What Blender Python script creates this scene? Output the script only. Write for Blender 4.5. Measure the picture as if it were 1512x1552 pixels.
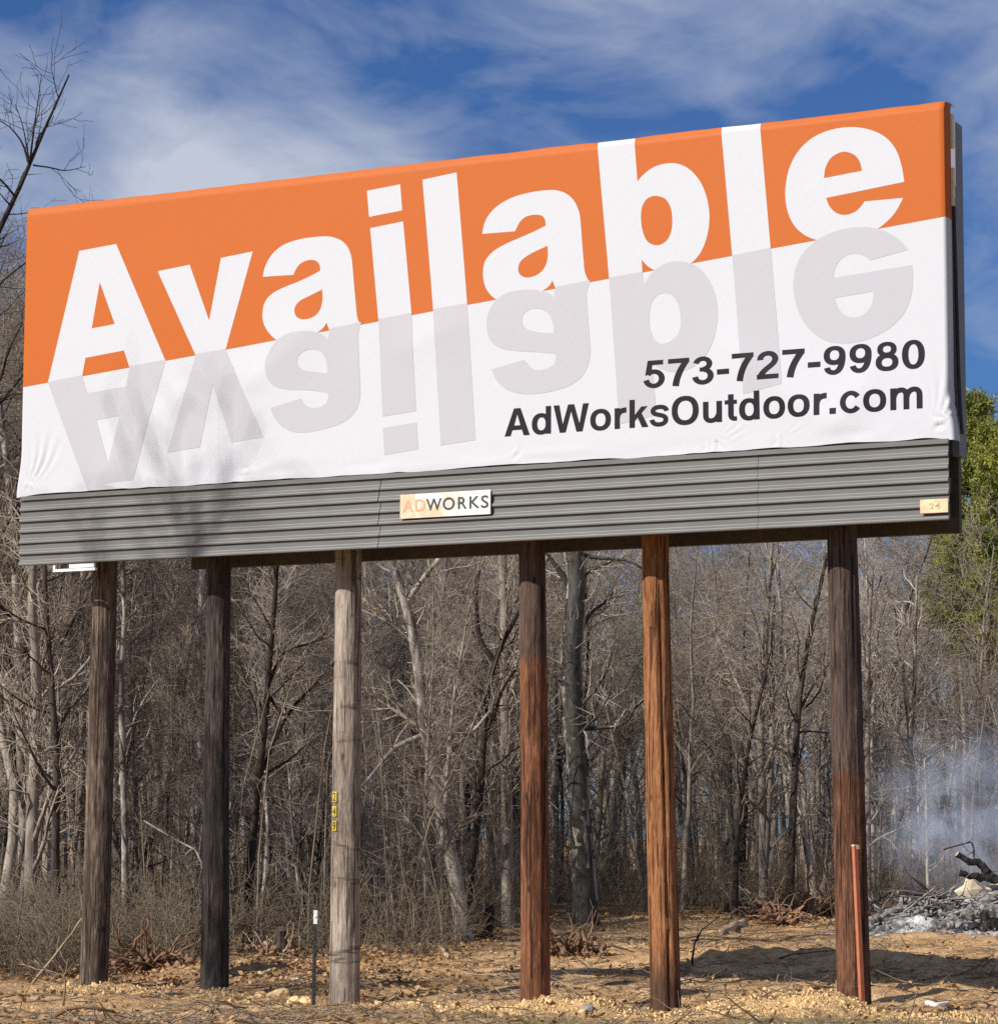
import bpy, bmesh, math, random
import numpy as np
from mathutils import Vector, Matrix
from mathutils.geometry import tessellate_polygon

# ------------------------------------------------------------------ camera, sky, sun, exposure
scene = bpy.context.scene
for o in list(bpy.data.objects):
    bpy.data.objects.remove(o)
COL = scene.collection

Z0 = 4.56                                   # height of the bottom of the siding above the ground
CAM = np.array([19.0241, -25.7014, Z0 - 3.0520])
YAW, PITCH, ROLL = 0.473005, 0.115751, 0.004126
FPX, PW, PH = 4400.0, 1512.0, 1552.0        # focal length in photograph pixels
cam_data = bpy.data.cameras.new('camera')
cam_data.sensor_fit = 'HORIZONTAL'
cam_data.sensor_width = 36.0
cam_data.lens = 36.0 * FPX / PW
cam_data.clip_start = 0.1
cam_data.clip_end = 3000.0
cam = bpy.data.objects.new('camera', cam_data)
COL.objects.link(cam)
cam.matrix_world = (Matrix.Translation(Vector(CAM)) @ Matrix.Rotation(YAW, 4, 'Z')
                    @ Matrix.Rotation(math.pi / 2 + PITCH, 4, 'X') @ Matrix.Rotation(ROLL, 4, 'Z'))
scene.camera = cam

SUN_EL = math.radians(36.0)
SUN_AZ = math.radians(28.0)                 # shadows run this far to the right of straight back from the board
SUNV = np.array([-math.sin(SUN_AZ) * math.cos(SUN_EL), -math.cos(SUN_AZ) * math.cos(SUN_EL), math.sin(SUN_EL)])
sun_data = bpy.data.lights.new('sun', 'SUN')
sun_data.energy = 5.0
sun_data.angle = math.radians(0.53)
sun_data.color = (1.0, 0.955, 0.895)
sun = bpy.data.objects.new('sun', sun_data)
COL.objects.link(sun)
sun.rotation_euler = Vector(SUNV).to_track_quat('Z', 'Y').to_euler()
sun.location = Vector(SUNV * 60)

world = bpy.data.worlds.new('World')
scene.world = world
world.use_nodes = True


def build_world():
    nt = world.node_tree
    nt.nodes.clear()
    N = nt.nodes.new
    L = nt.links.new
    out = N('ShaderNodeOutputWorld')
    bg = N('ShaderNodeBackground')
    bg.inputs['Strength'].default_value = 0.05
    sky = N('ShaderNodeTexSky')
    sky.sky_type = 'NISHITA'
    sky.sun_disc = False
    sky.sun_elevation = SUN_EL
    sky.sun_rotation = math.atan2(SUNV[0], SUNV[1])
    sky.altitude = 200
    sky.air_density = 1.0
    sky.dust_density = 1.0
    sky.ozone_density = 3.2
    tint = N('ShaderNodeMix')
    tint.data_type = 'RGBA'
    tint.blend_type = 'MULTIPLY'
    tint.inputs['Factor'].default_value = 1.0
    tint.inputs[7].default_value = (0.56, 0.88, 1.42, 1)
    L(sky.outputs[0], tint.inputs[6])
    tc = N('ShaderNodeTexCoord')
    mp = N('ShaderNodeMapping')
    mp.inputs['Rotation'].default_value = (0.1, 0.45, -YAW)
    mp.inputs['Scale'].default_value = (6.5, 6.5, 12.5)
    mp.inputs['Location'].default_value = (1.7, 1.73, 1.9)
    L(tc.outputs['Generated'], mp.inputs['Vector'])
    n1 = N('ShaderNodeTexNoise')
    n1.inputs['Scale'].default_value = 0.75
    n1.inputs['Detail'].default_value = 9
    n1.inputs['Roughness'].default_value = 0.52
    n1.inputs['Distortion'].default_value = 0.35
    L(mp.outputs[0], n1.inputs['Vector'])
    n2 = N('ShaderNodeTexNoise')
    n2.inputs['Scale'].default_value = 2.6
    n2.inputs['Detail'].default_value = 8
    n2.inputs['Roughness'].default_value = 0.6
    n2.inputs['Distortion'].default_value = 0.8
    L(mp.outputs[0], n2.inputs['Vector'])
    ad = N('ShaderNodeMath')
    ad.operation = 'MULTIPLY_ADD'
    ad.inputs[1].default_value = 0.30
    L(n2.outputs['Fac'], ad.inputs[0])
    L(n1.outputs['Fac'], ad.inputs[2])
    rmp = N('ShaderNodeValToRGB')
    e = rmp.color_ramp.elements
    e[0].position, e[0].color = 0.565, (0, 0, 0, 1)
    e[1].position, e[1].color = 0.86, (1, 1, 1, 1)
    m = rmp.color_ramp.elements.new(0.70)
    m.color = (0.40, 0.40, 0.40, 1)
    L(ad.outputs[0], rmp.inputs[0])
    mix = N('ShaderNodeMix')
    mix.data_type = 'RGBA'
    L(rmp.outputs[0], mix.inputs['Factor'])
    L(tint.outputs[2], mix.inputs[6])
    mix.inputs[7].default_value = (9.2, 10.0, 11.9, 1)
    L(mix.outputs[2], bg.inputs['Color'])
    L(bg.outputs[0], out.inputs[0])


build_world()
scene.view_settings.view_transform = 'Standard'
scene.view_settings.look = 'None'
scene.view_settings.gamma = 1.0
scene.view_settings.use_curve_mapping = False
scene.view_settings.exposure = 0.22
scene.cycles.use_denoising = False
scene.cycles.max_bounces = 6
scene.cycles.volume_bounces = 1
scene.cycles.volume_step_rate = 2.0

# ------------------------------------------------------------------ camera geometry helpers
_rt = np.array([math.cos(YAW), math.sin(YAW), 0.0])
_fw = np.array([-math.sin(YAW) * math.cos(PITCH), math.cos(YAW) * math.cos(PITCH), math.sin(PITCH)])
_up = np.cross(_rt, _fw)
RT = math.cos(ROLL) * _rt + math.sin(ROLL) * _up
UP = -math.sin(ROLL) * _rt + math.cos(ROLL) * _up
FWD_H = np.array([-math.sin(YAW), math.cos(YAW)])
RT_H = np.array([math.cos(YAW), math.sin(YAW)])


def ray(px, py):
    return _fw + (px - PW / 2) / FPX * RT - (py - PH / 2) / FPX * UP


def on_y(px, py, y):
    d = ray(px, py)
    return CAM + d * (y - CAM[1]) / d[1]


def at_depth(px, py, dep):
    return CAM + ray(px, py) * dep


def lat(X, Zd):
    """horizontal position X metres right of and Zd metres in front of the camera"""
    return CAM[:2] + RT_H * X + FWD_H * Zd


# ------------------------------------------------------------------ noise and terrain
_rngN = np.random.RandomState(7)
_LAT = _rngN.rand(256, 256)


def vnoise(x, y):
    x = np.asarray(x, float)
    y = np.asarray(y, float)
    xi = np.floor(x).astype(int)
    yi = np.floor(y).astype(int)
    fx = x - xi
    fy = y - yi
    fx = fx * fx * (3 - 2 * fx)
    fy = fy * fy * (3 - 2 * fy)
    a = _LAT[xi & 255, yi & 255]
    b = _LAT[(xi + 1) & 255, yi & 255]
    c = _LAT[xi & 255, (yi + 1) & 255]
    d = _LAT[(xi + 1) & 255, (yi + 1) & 255]
    return (a * (1 - fx) + b * fx) * (1 - fy) + (c * (1 - fx) + d * fx) * fy


def fbm(x, y, oct=4, gain=0.5):
    s = 0.0
    a = 1.0
    t = 0.0
    for i in range(oct):
        s = s + a * (vnoise(x * 2 ** i + 17.3 * i, y * 2 ** i + 5.1 * i) - 0.5)
        t += a
        a *= gain
    return s / t * 2


def sstep(a, b, x):
    t = np.clip((x - a) / (b - a), 0, 1)
    return t * t * (3 - 2 * t)


def gauss(x, y, cx, cy, sx, sy):
    return np.exp(-((x - cx) / sx) ** 2 - ((y - cy) / sy) ** 2)


MOUNDS = [(6.75, 0.15, 0.55, 0.5, 0.30), (8.4, 0.25, 1.0, 0.45, 0.20), (9.2, -0.1, 0.5, 0.4, 0.12), (5.6, -0.1, 0.9, 0.4, 0.10),
          (3.0, 0.1, 1.2, 0.5, 0.10), (1.3, 0.1, 0.9, 0.5, 0.10), (7.9, -0.7, 0.9, 0.4, 0.08), (1.2, 2.6, 0.9, 0.6, 0.28),
          (10.5, 0.1, 0.6, 0.4, 0.06), (5.4, 9.0, 2.4, 0.8, 0.28)]


def cam_depth(x, y):
    return (x - CAM[0]) * FWD_H[0] + (y - CAM[1]) * FWD_H[1]


def cam_lat(x, y):
    return (x - CAM[0]) * RT_H[0] + (y - CAM[1]) * RT_H[1]


FOOT = [(0.701, 0.020), (2.235, -0.050), (3.834, -0.105), (6.022, -0.045), (7.432, -0.060), (9.387, 0.085)]


def gz(x, y):
    x = np.asarray(x, float)
    y = np.asarray(y, float)
    z = gz_raw(x, y)
    for (fx, fz), d in zip(FOOT, _FOOTD):
        z = z + d * gauss(x, y, fx, 0.15, 0.8, 1.1)
    return z


def gz_raw(x, y):
    x = np.asarray(x, float)
    y = np.asarray(y, float)
    Zd = cam_depth(x, y)
    z = 0.016 * np.clip(Zd - 34, 0, 30) + 0.01 * np.clip(Zd - 64, 0, 200)
    z = z - 0.5 * sstep(22, 6, Zd)
    near = sstep(90, 60, np.abs(Zd))
    z = z + near * (0.09 * fbm(x * 0.35, y * 0.35, 3) + 0.07 * fbm(x * 1.3, y * 1.3, 3) + 0.03 * fbm(x * 5.5, y * 5.5, 2))
    # ruts left by machines across the clearing
    ph = (y - 2.2 - 0.35 * np.sin(x * 0.35)) * 1.9
    rut = np.exp(-((ph % 3.1) - 1.5) ** 2 * 6.0) * sstep(1.2, 2.0, y) * sstep(9, 7, y) * sstep(3.5, 6, x)
    z = z - 0.05 * rut
    for cx, cy, sx, sy, h in MOUNDS:
        g = gauss(x, y, cx, cy, sx, sy)
        z = z + h * g * (0.8 + 0.35 * fbm(x * 3.1 + cx, y * 3.1, 3)) + 0.06 * g * fbm(x * 7, y * 7, 3)
    return z


# the ground meets each post where the photograph shows its foot
_A = np.array([[float(gauss(fx, 0.38, gx, 0.15, 0.8, 1.1)) for gx, _ in FOOT] for fx, _ in FOOT])
_FOOTD = np.linalg.solve(_A, np.array([fz - float(gz_raw(fx, 0.38)) for fx, fz in FOOT]))


def on_ground(px, py):
    d = ray(px, py)
    t = 15.0
    while t < 150:
        p = CAM + d * t
        if p[2] < float(gz(p[0], p[1])):
            break
        t += 0.1
    return np.array([p[0], p[1], float(gz(p[0], p[1]))])


# ------------------------------------------------------------------ object helpers
def np_mesh(name, V, F, smooth=True):
    me = bpy.data.meshes.new(name)
    V = np.asarray(V, np.float32)
    F = np.asarray(F, np.int32)
    n = F.shape[1]
    me.vertices.add(len(V))
    me.vertices.foreach_set('co', V.ravel())
    me.loops.add(F.size)
    me.loops.foreach_set('vertex_index', F.ravel())
    me.polygons.add(len(F))
    me.polygons.foreach_set('loop_start', np.arange(0, F.size, n, dtype=np.int32))
    me.polygons.foreach_set('loop_total', np.full(len(F), n, np.int32))
    if smooth:
        me.polygons.foreach_set('use_smooth', np.ones(len(F), bool))
    me.update(calc_edges=True)
    me.validate()
    return me


def link(name, me, mat=None, parent=None, loc=None):
    o = bpy.data.objects.new(name, me)
    COL.objects.link(o)
    if mat is not None and me is not None and not me.materials:
        me.materials.append(mat)
    if parent is not None:
        o.parent = parent
    if loc is not None:
        o.location = Vector([float(v) for v in loc])
    return o


def tag(o, label=None, cat=None, group=None, kind=None):
    if label:
        o['label'] = label
    if cat:
        o['category'] = cat
    if group:
        o['group'] = group
    if kind:
        o['kind'] = kind
    return o


def thing(name, label, cat, loc, group=None):
    o = bpy.data.objects.new(name, None)
    o.empty_display_size = 0.2
    COL.objects.link(o)
    o.location = Vector([float(v) for v in loc])
    return tag(o, label, cat, group)


def part(name, me, mat, parent, label=None):
    """a part whose mesh is written in world coordinates, under an unrotated top-level Empty (or under a part)"""
    o = link(name, me, mat, parent)
    if parent.type == 'EMPTY':
        o.location = -parent.location
    if label:
        o['label'] = label
    return o


class MB:
    def __init__(self):
        self.V = []
        self.F = []

    def add(self, V, F):
        b = len(self.V)
        self.V += [tuple(float(c) for c in v) for v in V]
        self.F += [tuple(int(i) + b for i in f) for f in F]

    def box(self, x0, x1, y0, y1, z0, z1):
        V = [(x, y, z) for x in (x0, x1) for y in (y0, y1) for z in (z0, z1)]
        self.add(V, [(0, 1, 3, 2), (4, 6, 7, 5), (0, 4, 5, 1), (2, 3, 7, 6), (0, 2, 6, 4), (1, 5, 7, 3)])

    def mesh(self, name, smooth=False, bevel=0.0):
        bm = bmesh.new()
        vs = [bm.verts.new(v) for v in self.V]
        for f in self.F:
            try:
                bm.faces.new([vs[i] for i in f])
            except ValueError:
                pass
        bmesh.ops.recalc_face_normals(bm, faces=bm.faces)
        if bevel:
            bmesh.ops.bevel(bm, geom=bm.edges[:], offset=bevel, segments=1, affect='EDGES', profile=0.5)
        me = bpy.data.meshes.new(name)
        bm.to_mesh(me)
        bm.free()
        if smooth:
            for p in me.polygons:
                p.use_smooth = True
        return me


def tubes(P, R, sides=3, caps=False):
    """P (n,k,3) polylines, R (n,k) radii -> verts, quads"""
    P = np.asarray(P, float)
    R = np.asarray(R, float)
    n, k, _ = P.shape
    T = np.gradient(P, axis=1)
    T /= np.linalg.norm(T, axis=2, keepdims=True) + 1e-9
    D = P[:, -1] - P[:, 0]
    D /= np.linalg.norm(D, axis=1, keepdims=True) + 1e-9
    ref = np.where(np.abs(D[:, 2:3]) < 0.8, np.array([[0, 0, 1.0]]), np.array([[1.0, 0.13, 0]]))
    ref = np.repeat(ref[:, None, :], k, 1)
    A = np.cross(T, ref)
    A /= np.linalg.norm(A, axis=2, keepdims=True) + 1e-9
    B = np.cross(T, A)
    ang = np.arange(sides) * 2 * math.pi / sides
    V = P[:, :, None, :] + R[:, :, None, None] * (np.cos(ang)[None, None, :, None] * A[:, :, None, :] + np.sin(ang)[None, None, :, None] * B[:, :, None, :])
    base = (np.arange(n) * k * sides)[:, None, None] + (np.arange(k - 1) * sides)[None, :, None]
    j = np.arange(sides)[None, None, :]
    jn = (np.arange(sides) + 1) % sides
    jn = jn[None, None, :]
    F = np.stack([base + j, base + sides + j, base + sides + jn, base + jn], -1).reshape(-1, 4)
    return V.reshape(-1, 3), F


def joinVF(*vf):
    Vs, Fs, b = [], [], 0
    for V, F in vf:
        Vs.append(V)
        Fs.append(F + b)
        b += len(V)
    return np.concatenate(Vs), np.concatenate(Fs)


# ------------------------------------------------------------------ materials
class NB:
    def __init__(self, name):
        self.m = bpy.data.materials.new(name)
        self.m.use_nodes = True
        self.t = self.m.node_tree
        self.b = self.t.nodes['Principled BSDF']
        self.out = self.t.nodes['Material Output']
        self._co = None

    def n(self, kind):
        return self.t.nodes.new(kind)

    def l(self, a, b):
        self.t.links.new(a, b)

    def coord(self):
        if self._co is None:
            self._co = self.n('ShaderNodeTexCoord').outputs['Object']
        return self._co

    def mapping(self, scale=(1, 1, 1), rot=(0, 0, 0), src=None):
        mp = self.n('ShaderNodeMapping')
        mp.inputs['Scale'].default_value = scale
        mp.inputs['Rotation'].default_value = rot
        self.l(src or self.coord(), mp.inputs['Vector'])
        return mp.outputs[0]

    def noise(self, scale, detail=4, rough=0.55, dist=0.0, vec=None):
        nz = self.n('ShaderNodeTexNoise')
        nz.inputs['Scale'].default_value = scale
        nz.inputs['Detail'].default_value = detail
        nz.inputs['Roughness'].default_value = rough
        nz.inputs['Distortion'].default_value = dist
        self.l(vec or self.coord(), nz.inputs['Vector'])
        return nz.outputs['Fac']

    def ramp(self, fac, stops):
        r = self.n('ShaderNodeValToRGB')
        e = r.color_ramp.elements
        e[0].position, e[0].color = stops[0][0], (*stops[0][1], 1)
        e[1].position, e[1].color = stops[-1][0], (*stops[-1][1], 1)
        for p, c in stops[1:-1]:
            q = e.new(p)
            q.color = (*c, 1)
        self.l(fac, r.inputs[0])
        return r.outputs[0]

    def mix(self, fac, a, b, mode='MIX'):
        m = self.n('ShaderNodeMix')
        m.data_type = 'RGBA'
        m.blend_type = mode
        for s, v in ((m.inputs['Factor'], fac), (m.inputs[6], a), (m.inputs[7], b)):
            if isinstance(v, (int, float)):
                s.default_value = v
            elif isinstance(v, tuple):
                s.default_value = (*v, 1)
            else:
                self.l(v, s)
        return m.outputs[2]

    def math(self, op, a, b=0.0, c=0.0):
        m = self.n('ShaderNodeMath')
        m.operation = op
        for i, v in enumerate((a, b, c)):
            if isinstance(v, (int, float)):
                m.inputs[i].default_value = v
            else:
                self.l(v, m.inputs[i])
        return m.outputs[0]

    def bump(self, h, strength=0.3, dist=0.01):
        b = self.n('ShaderNodeBump')
        b.inputs['Strength'].default_value = strength
        b.inputs['Distance'].default_value = dist
        self.l(h, b.inputs['Height'])
        self.l(b.outputs[0], self.b.inputs['Normal'])

    def done(self, color=None, rough=0.7, spec=0.5, metal=0.0):
        if color is not None:
            if isinstance(color, tuple):
                self.b.inputs['Base Color'].default_value = (*color, 1)
            else:
                self.l(color, self.b.inputs['Base Color'])
        if isinstance(rough, (int, float)):
            self.b.inputs['Roughness'].default_value = rough
        else:
            self.l(rough, self.b.inputs['Roughness'])
        self.b.inputs['Specular IOR Level'].default_value = spec
        self.b.inputs['Metallic'].default_value = metal
        return self.m


def plain(name, col, rough=0.7, spec=0.4, var=0.12, scale=6.0, metal=0.0, bump=0.0):
    n = NB(name)
    f = n.noise(scale, 5, 0.6)
    lo = tuple(c * (1 - var) for c in col)
    hi = tuple(min(1, c * (1 + var)) for c in col)
    c = n.ramp(f, [(0.3, lo), (0.7, hi)])
    if bump:
        n.bump(f, bump, 0.01)
    return n.done(c, rough, spec, metal)


def vinyl(name, col, var=0.05):
    n = NB(name)
    d = n.mapping((0.5, 1.0, 3.2), src=n.mapping((1, 1, 1), (0, math.radians(48), 0)))
    f = n.noise(4.5, 5, 0.55, 0.4, d)
    g = n.noise(0.9, 3, 0.5)
    lo = tuple(c * (1 - var) for c in col)
    c = n.mix(n.math('MULTIPLY', f, 0.8), col, lo)
    c = n.mix(n.math('MULTIPLY', g, 0.25), c, tuple(c2 * 0.93 for c2 in col))
    h = n.math('ADD', n.math('MULTIPLY', f, 1.0), n.math('MULTIPLY', n.noise(35, 3, 0.6), 0.12))
    n.bump(h, 0.055, 0.02)
    return n.done(c, 0.55, 0.16)


M = {}
M['vinyl_white'] = vinyl('vinyl_white', (0.550, 0.562, 0.584))
M['vinyl_orange'] = vinyl('vinyl_orange', (0.485, 0.119, 0.019))
M['vinyl_grey'] = vinyl('vinyl_grey', (0.455, 0.449, 0.472))
M['vinyl_black'] = vinyl('vinyl_black', (0.014, 0.009, 0.014), 0.2)


def siding_mat():
    n = NB('grey_siding')
    v = n.mapping((0.25, 1, 1.0))
    f = n.noise(7, 5, 0.6, 0.2, v)
    c = n.ramp(f, [(0.25, (0.120, 0.117, 0.108)), (0.75, (0.150, 0.147, 0.136))])
    g = n.noise(1.4, 4, 0.6, 0.3, n.mapping((1, 1, 3.0)))
    c = n.mix(n.math('MULTIPLY', n.math('SUBTRACT', g, 0.42), 1.3), c, (0.105, 0.094, 0.076))
    n.bump(n.noise(90, 2, 0.5, 0, n.mapping((0.06, 1, 1))), 0.08, 0.004)
    return n.done(c, 0.5, 0.4)


M['siding'] = siding_mat()
M['dark_steel'] = plain('dark_frame_paint', (0.075, 0.062, 0.05), 0.6, 0.3, 0.3, 9)
M['back_paint'] = plain('back_panel_paint', (0.20, 0.205, 0.22), 0.6, 0.3, 0.1, 4)
M['cream'] = plain('cream_trim', (0.72, 0.66, 0.43), 0.5, 0.4, 0.08, 9)
M['white_trim'] = plain('white_trim', (0.80, 0.80, 0.78), 0.45, 0.4, 0.05, 9)


def wood_post(name, dark, mid, light, upper=None, zsplit=None, foot=None, scars=0.0, seed=0.0):
    n = NB(name)
    cc = n.n('ShaderNodeVectorMath')
    cc.operation = 'ADD'
    cc.inputs[1].default_value = (seed * 3.1, seed * 7.7, seed)
    n.l(n.coord(), cc.inputs[0])
    src = cc.outputs[0]
    fine = n.noise(9.0, 7, 0.66, 0.5, n.mapping((5.0, 5.0, 0.55), src=src))
    broad = n.noise(2.2, 4, 0.55, 0.6, n.mapping((2.2, 2.2, 0.4), src=src))
    crack = n.noise(11.0, 3, 0.5, 0.15, n.mapping((3.0, 3.0, 0.09), src=src))
    mixv = n.math('ADD', n.math('MULTIPLY', fine, 0.62), n.math('MULTIPLY', broad, 0.38))
    c = n.ramp(mixv, [(0.36, dark), (0.5, mid), (0.63, light)])
    sep = n.n('ShaderNodeSeparateXYZ')
    n.l(n.coord(), sep.inputs[0])
    z = sep.outputs['Z']
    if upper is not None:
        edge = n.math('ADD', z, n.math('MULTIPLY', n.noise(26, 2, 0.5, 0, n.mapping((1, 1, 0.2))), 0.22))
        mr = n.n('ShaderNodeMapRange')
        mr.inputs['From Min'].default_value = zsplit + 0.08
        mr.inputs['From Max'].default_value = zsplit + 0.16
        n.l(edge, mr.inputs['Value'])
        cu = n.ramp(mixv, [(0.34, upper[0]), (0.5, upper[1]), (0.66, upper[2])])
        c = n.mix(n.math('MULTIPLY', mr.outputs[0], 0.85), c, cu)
    if foot is not None:
        mr = n.n('ShaderNodeMapRange')
        mr.inputs['From Min'].default_value = 0.75
        mr.inputs['From Max'].default_value = 0.35
        n.l(n.math('ADD', z, n.math('MULTIPLY', fine, 0.3)), mr.inputs['Value'])
        c = n.mix(n.math('MULTIPLY', mr.outputs[0], 0.75), c, foot)
    if scars:
        s = n.noise(3.4, 3, 0.5, 0.4, n.mapping((0.5, 0.5, 2.6), src=src))
        c = n.mix(n.math('MULTIPLY', n.ramp(s, [(0.60, (0, 0, 0)), (0.66, (1, 1, 1))]), scars), c, tuple(v * 0.55 for v in dark))
    kn = n.n('ShaderNodeTexVoronoi')
    kn.inputs['Scale'].default_value = 2.3
    n.l(n.mapping((1.6, 1.6, 0.75), src=src), kn.inputs['Vector'])
    knot = n.ramp(kn.outputs['Distance'], [(0.05, (1, 1, 1)), (0.10, (0, 0, 0))])
    c = n.mix(n.math('MULTIPLY', knot, 0.8), c, tuple(v * 0.45 for v in dark))
    ck = n.ramp(crack, [(0.375, (1, 1, 1)), (0.415, (0, 0, 0))])
    c = n.mix(n.math('MULTIPLY', ck, 0.75), c, tuple(v * 0.32 for v in dark))
    h = n.math('SUBTRACT', n.math('MULTIPLY', fine, 0.8), n.math('MULTIPLY', ck, 0.9))
    n.bump(h, 0.9, 0.03)
    return n.done(c, 0.8, 0.25)


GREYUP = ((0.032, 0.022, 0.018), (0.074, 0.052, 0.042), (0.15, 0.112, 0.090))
POSTM = [
    wood_post('post_brown', (0.028, 0.019, 0.013), (0.082, 0.056, 0.040), (0.25, 0.19, 0.14), seed=1),
    wood_post('post_dark', (0.017, 0.013, 0.011), (0.047, 0.035, 0.030), (0.14, 0.108, 0.088), seed=2),
    wood_post('post_grey', (0.14, 0.105, 0.078), (0.32, 0.26, 0.205), (0.50, 0.43, 0.345), scars=0.8, seed=3),
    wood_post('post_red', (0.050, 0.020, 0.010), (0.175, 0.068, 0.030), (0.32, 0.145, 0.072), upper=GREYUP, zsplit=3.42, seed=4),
    wood_post('post_cedar', (0.105, 0.037, 0.014), (0.30, 0.122, 0.046), (0.43, 0.21, 0.098), foot=(0.025, 0.02, 0.018), seed=5),
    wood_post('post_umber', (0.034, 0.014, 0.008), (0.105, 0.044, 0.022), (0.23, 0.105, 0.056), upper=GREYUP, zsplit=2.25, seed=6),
]


def bark(name, dark, light, var=0.35, scale=7.0, patches=None):
    n = NB(name)
    f = n.noise(scale, 5, 0.65, 0.3, n.mapping((1.6, 1.6, 0.35)))
    c = n.ramp(f, [(0.32, dark), (0.68, light)])
    if patches is not None:
        p = n.noise(2.2, 4, 0.6, 0.5, n.mapping((1.5, 1.5, 0.6)))
        c = n.mix(n.ramp(p, [(0.47, (0, 0, 0)), (0.56, (1, 1, 1))]), c, patches)
    oi = n.n('ShaderNodeObjectInfo')
    k = n.math('MULTIPLY_ADD', oi.outputs['Random'], var * 2, 1 - var)
    hv = n.n('ShaderNodeHueSaturation')
    n.l(c, hv.inputs['Color'])
    n.l(k, hv.inputs['Value'])
    n.bump(f, 0.5, 0.02)
    return n.done(hv.outputs[0], 0.9, 0.15)


M['bark_grey'] = bark('bark_grey', (0.11, 0.090, 0.072), (0.34, 0.292, 0.238), 0.4)
M['bark_dark'] = bark('bark_dark', (0.028, 0.022, 0.018), (0.085, 0.068, 0.054))
M['bark_pale'] = bark('bark_pale', (0.22, 0.19, 0.155), (0.55, 0.50, 0.43), 0.15, 9.0, patches=(0.15, 0.125, 0.10))
M['bark_shag'] = bark('bark_shag', (0.030, 0.027, 0.025), (0.11, 0.100, 0.086), 0.05, 9.0)
M['bark_plate'] = bark('bark_plate', (0.08, 0.070, 0.057), (0.46, 0.41, 0.33), 0.05, 3.0)
M['twig'] = bark('twig', (0.150, 0.120, 0.092), (0.40, 0.335, 0.262), 0.4, 3.0)
M['twig_pale'] = bark('twig_pale', (0.30, 0.255, 0.20), (0.55, 0.49, 0.41), 0.3, 3.0)
M['brush'] = bark('brush', (0.080, 0.062, 0.043), (0.27, 0.215, 0.152), 0.1, 1.6)
M['stick'] = bark('stick', (0.20, 0.135, 0.082), (0.52, 0.40, 0.27), 0.35, 5.0)
M['root'] = bark('root', (0.11, 0.060, 0.036), (0.34, 0.205, 0.125), 0.3, 5.0)
M['char'] = bark('char', (0.012, 0.011, 0.011), (0.055, 0.048, 0.044), 0.2, 6.0)
M['ashwood'] = bark('ashwood', (0.07, 0.063, 0.058), (0.36, 0.335, 0.31), 0.3, 9.0)
M['pale_wood'] = plain('pale_split_wood', (0.66, 0.57, 0.40), 0.8, 0.2, 0.2, 6, bump=0.3)
M['ash'] = plain('ash', (0.42, 0.41, 0.41), 0.95, 0.1, 0.55, 5, bump=0.5)
M['stone'] = plain('grey_stone', (0.22, 0.225, 0.22), 0.9, 0.2, 0.3, 4, bump=0.5)
M['clay'] = plain('tan_clay', (0.68, 0.46, 0.225), 0.95, 0.05, 0.35, 9, bump=0.6)
M['leaf'] = bark('dead_leaf', (0.22, 0.115, 0.050), (0.54, 0.34, 0.165), 0.05, 6.0)
M['dry_grass'] = bark('dry_grass', (0.15, 0.135, 0.06), (0.38, 0.32, 0.17), 0.05, 1.5)
M['rust'] = plain('rust_orange_paint', (0.42, 0.135, 0.065), 0.65, 0.3, 0.2, 8)
M['black_steel'] = plain('black_steel', (0.03, 0.027, 0.026), 0.6, 0.4, 0.2, 8)
M['white_paint'] = plain('white_paint', (0.78, 0.78, 0.76), 0.5, 0.4, 0.06, 8)
M['yellow'] = plain('yellow_tag', (0.56, 0.40, 0.05), 0.5, 0.4, 0.08, 30)
M['tag_black'] = plain('tag_black', (0.10, 0.070, 0.010), 0.5, 0.3, 0.1, 30)
M['plate_orange'] = plain('plate_orange', (0.66, 0.36, 0.20), 0.6, 0.3, 0.12, 14)
M['plate_dark'] = plain('plate_dark', (0.055, 0.062, 0.065), 0.6, 0.3, 0.3, 16)


def plate_mat(name, base, rust, x0, x1, amount):
    n = NB(name)
    f = n.noise(5.5, 6, 0.65, 0.4)
    sep = n.n('ShaderNodeSeparateXYZ')
    n.l(n.coord(), sep.inputs[0])
    mr = n.n('ShaderNodeMapRange')
    mr.inputs['From Min'].default_value = x0
    mr.inputs['From Max'].default_value = x1
    mr.inputs['To Min'].default_value = 0.20
    mr.inputs['To Max'].default_value = -0.10
    n.l(sep.outputs['X'], mr.inputs['Value'])
    k = n.math('ADD', f, mr.outputs[0])
    c = n.mix(n.math('MULTIPLY', n.ramp(k, [(0.50, (0, 0, 0)), (0.68, (1, 1, 1))]), amount), base, rust)
    g = n.noise(26, 4, 0.6)
    c = n.mix(n.math('MULTIPLY', g, 0.18), c, tuple(v * 0.75 for v in base))
    return n.done(c, 0.5, 0.4)


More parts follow.
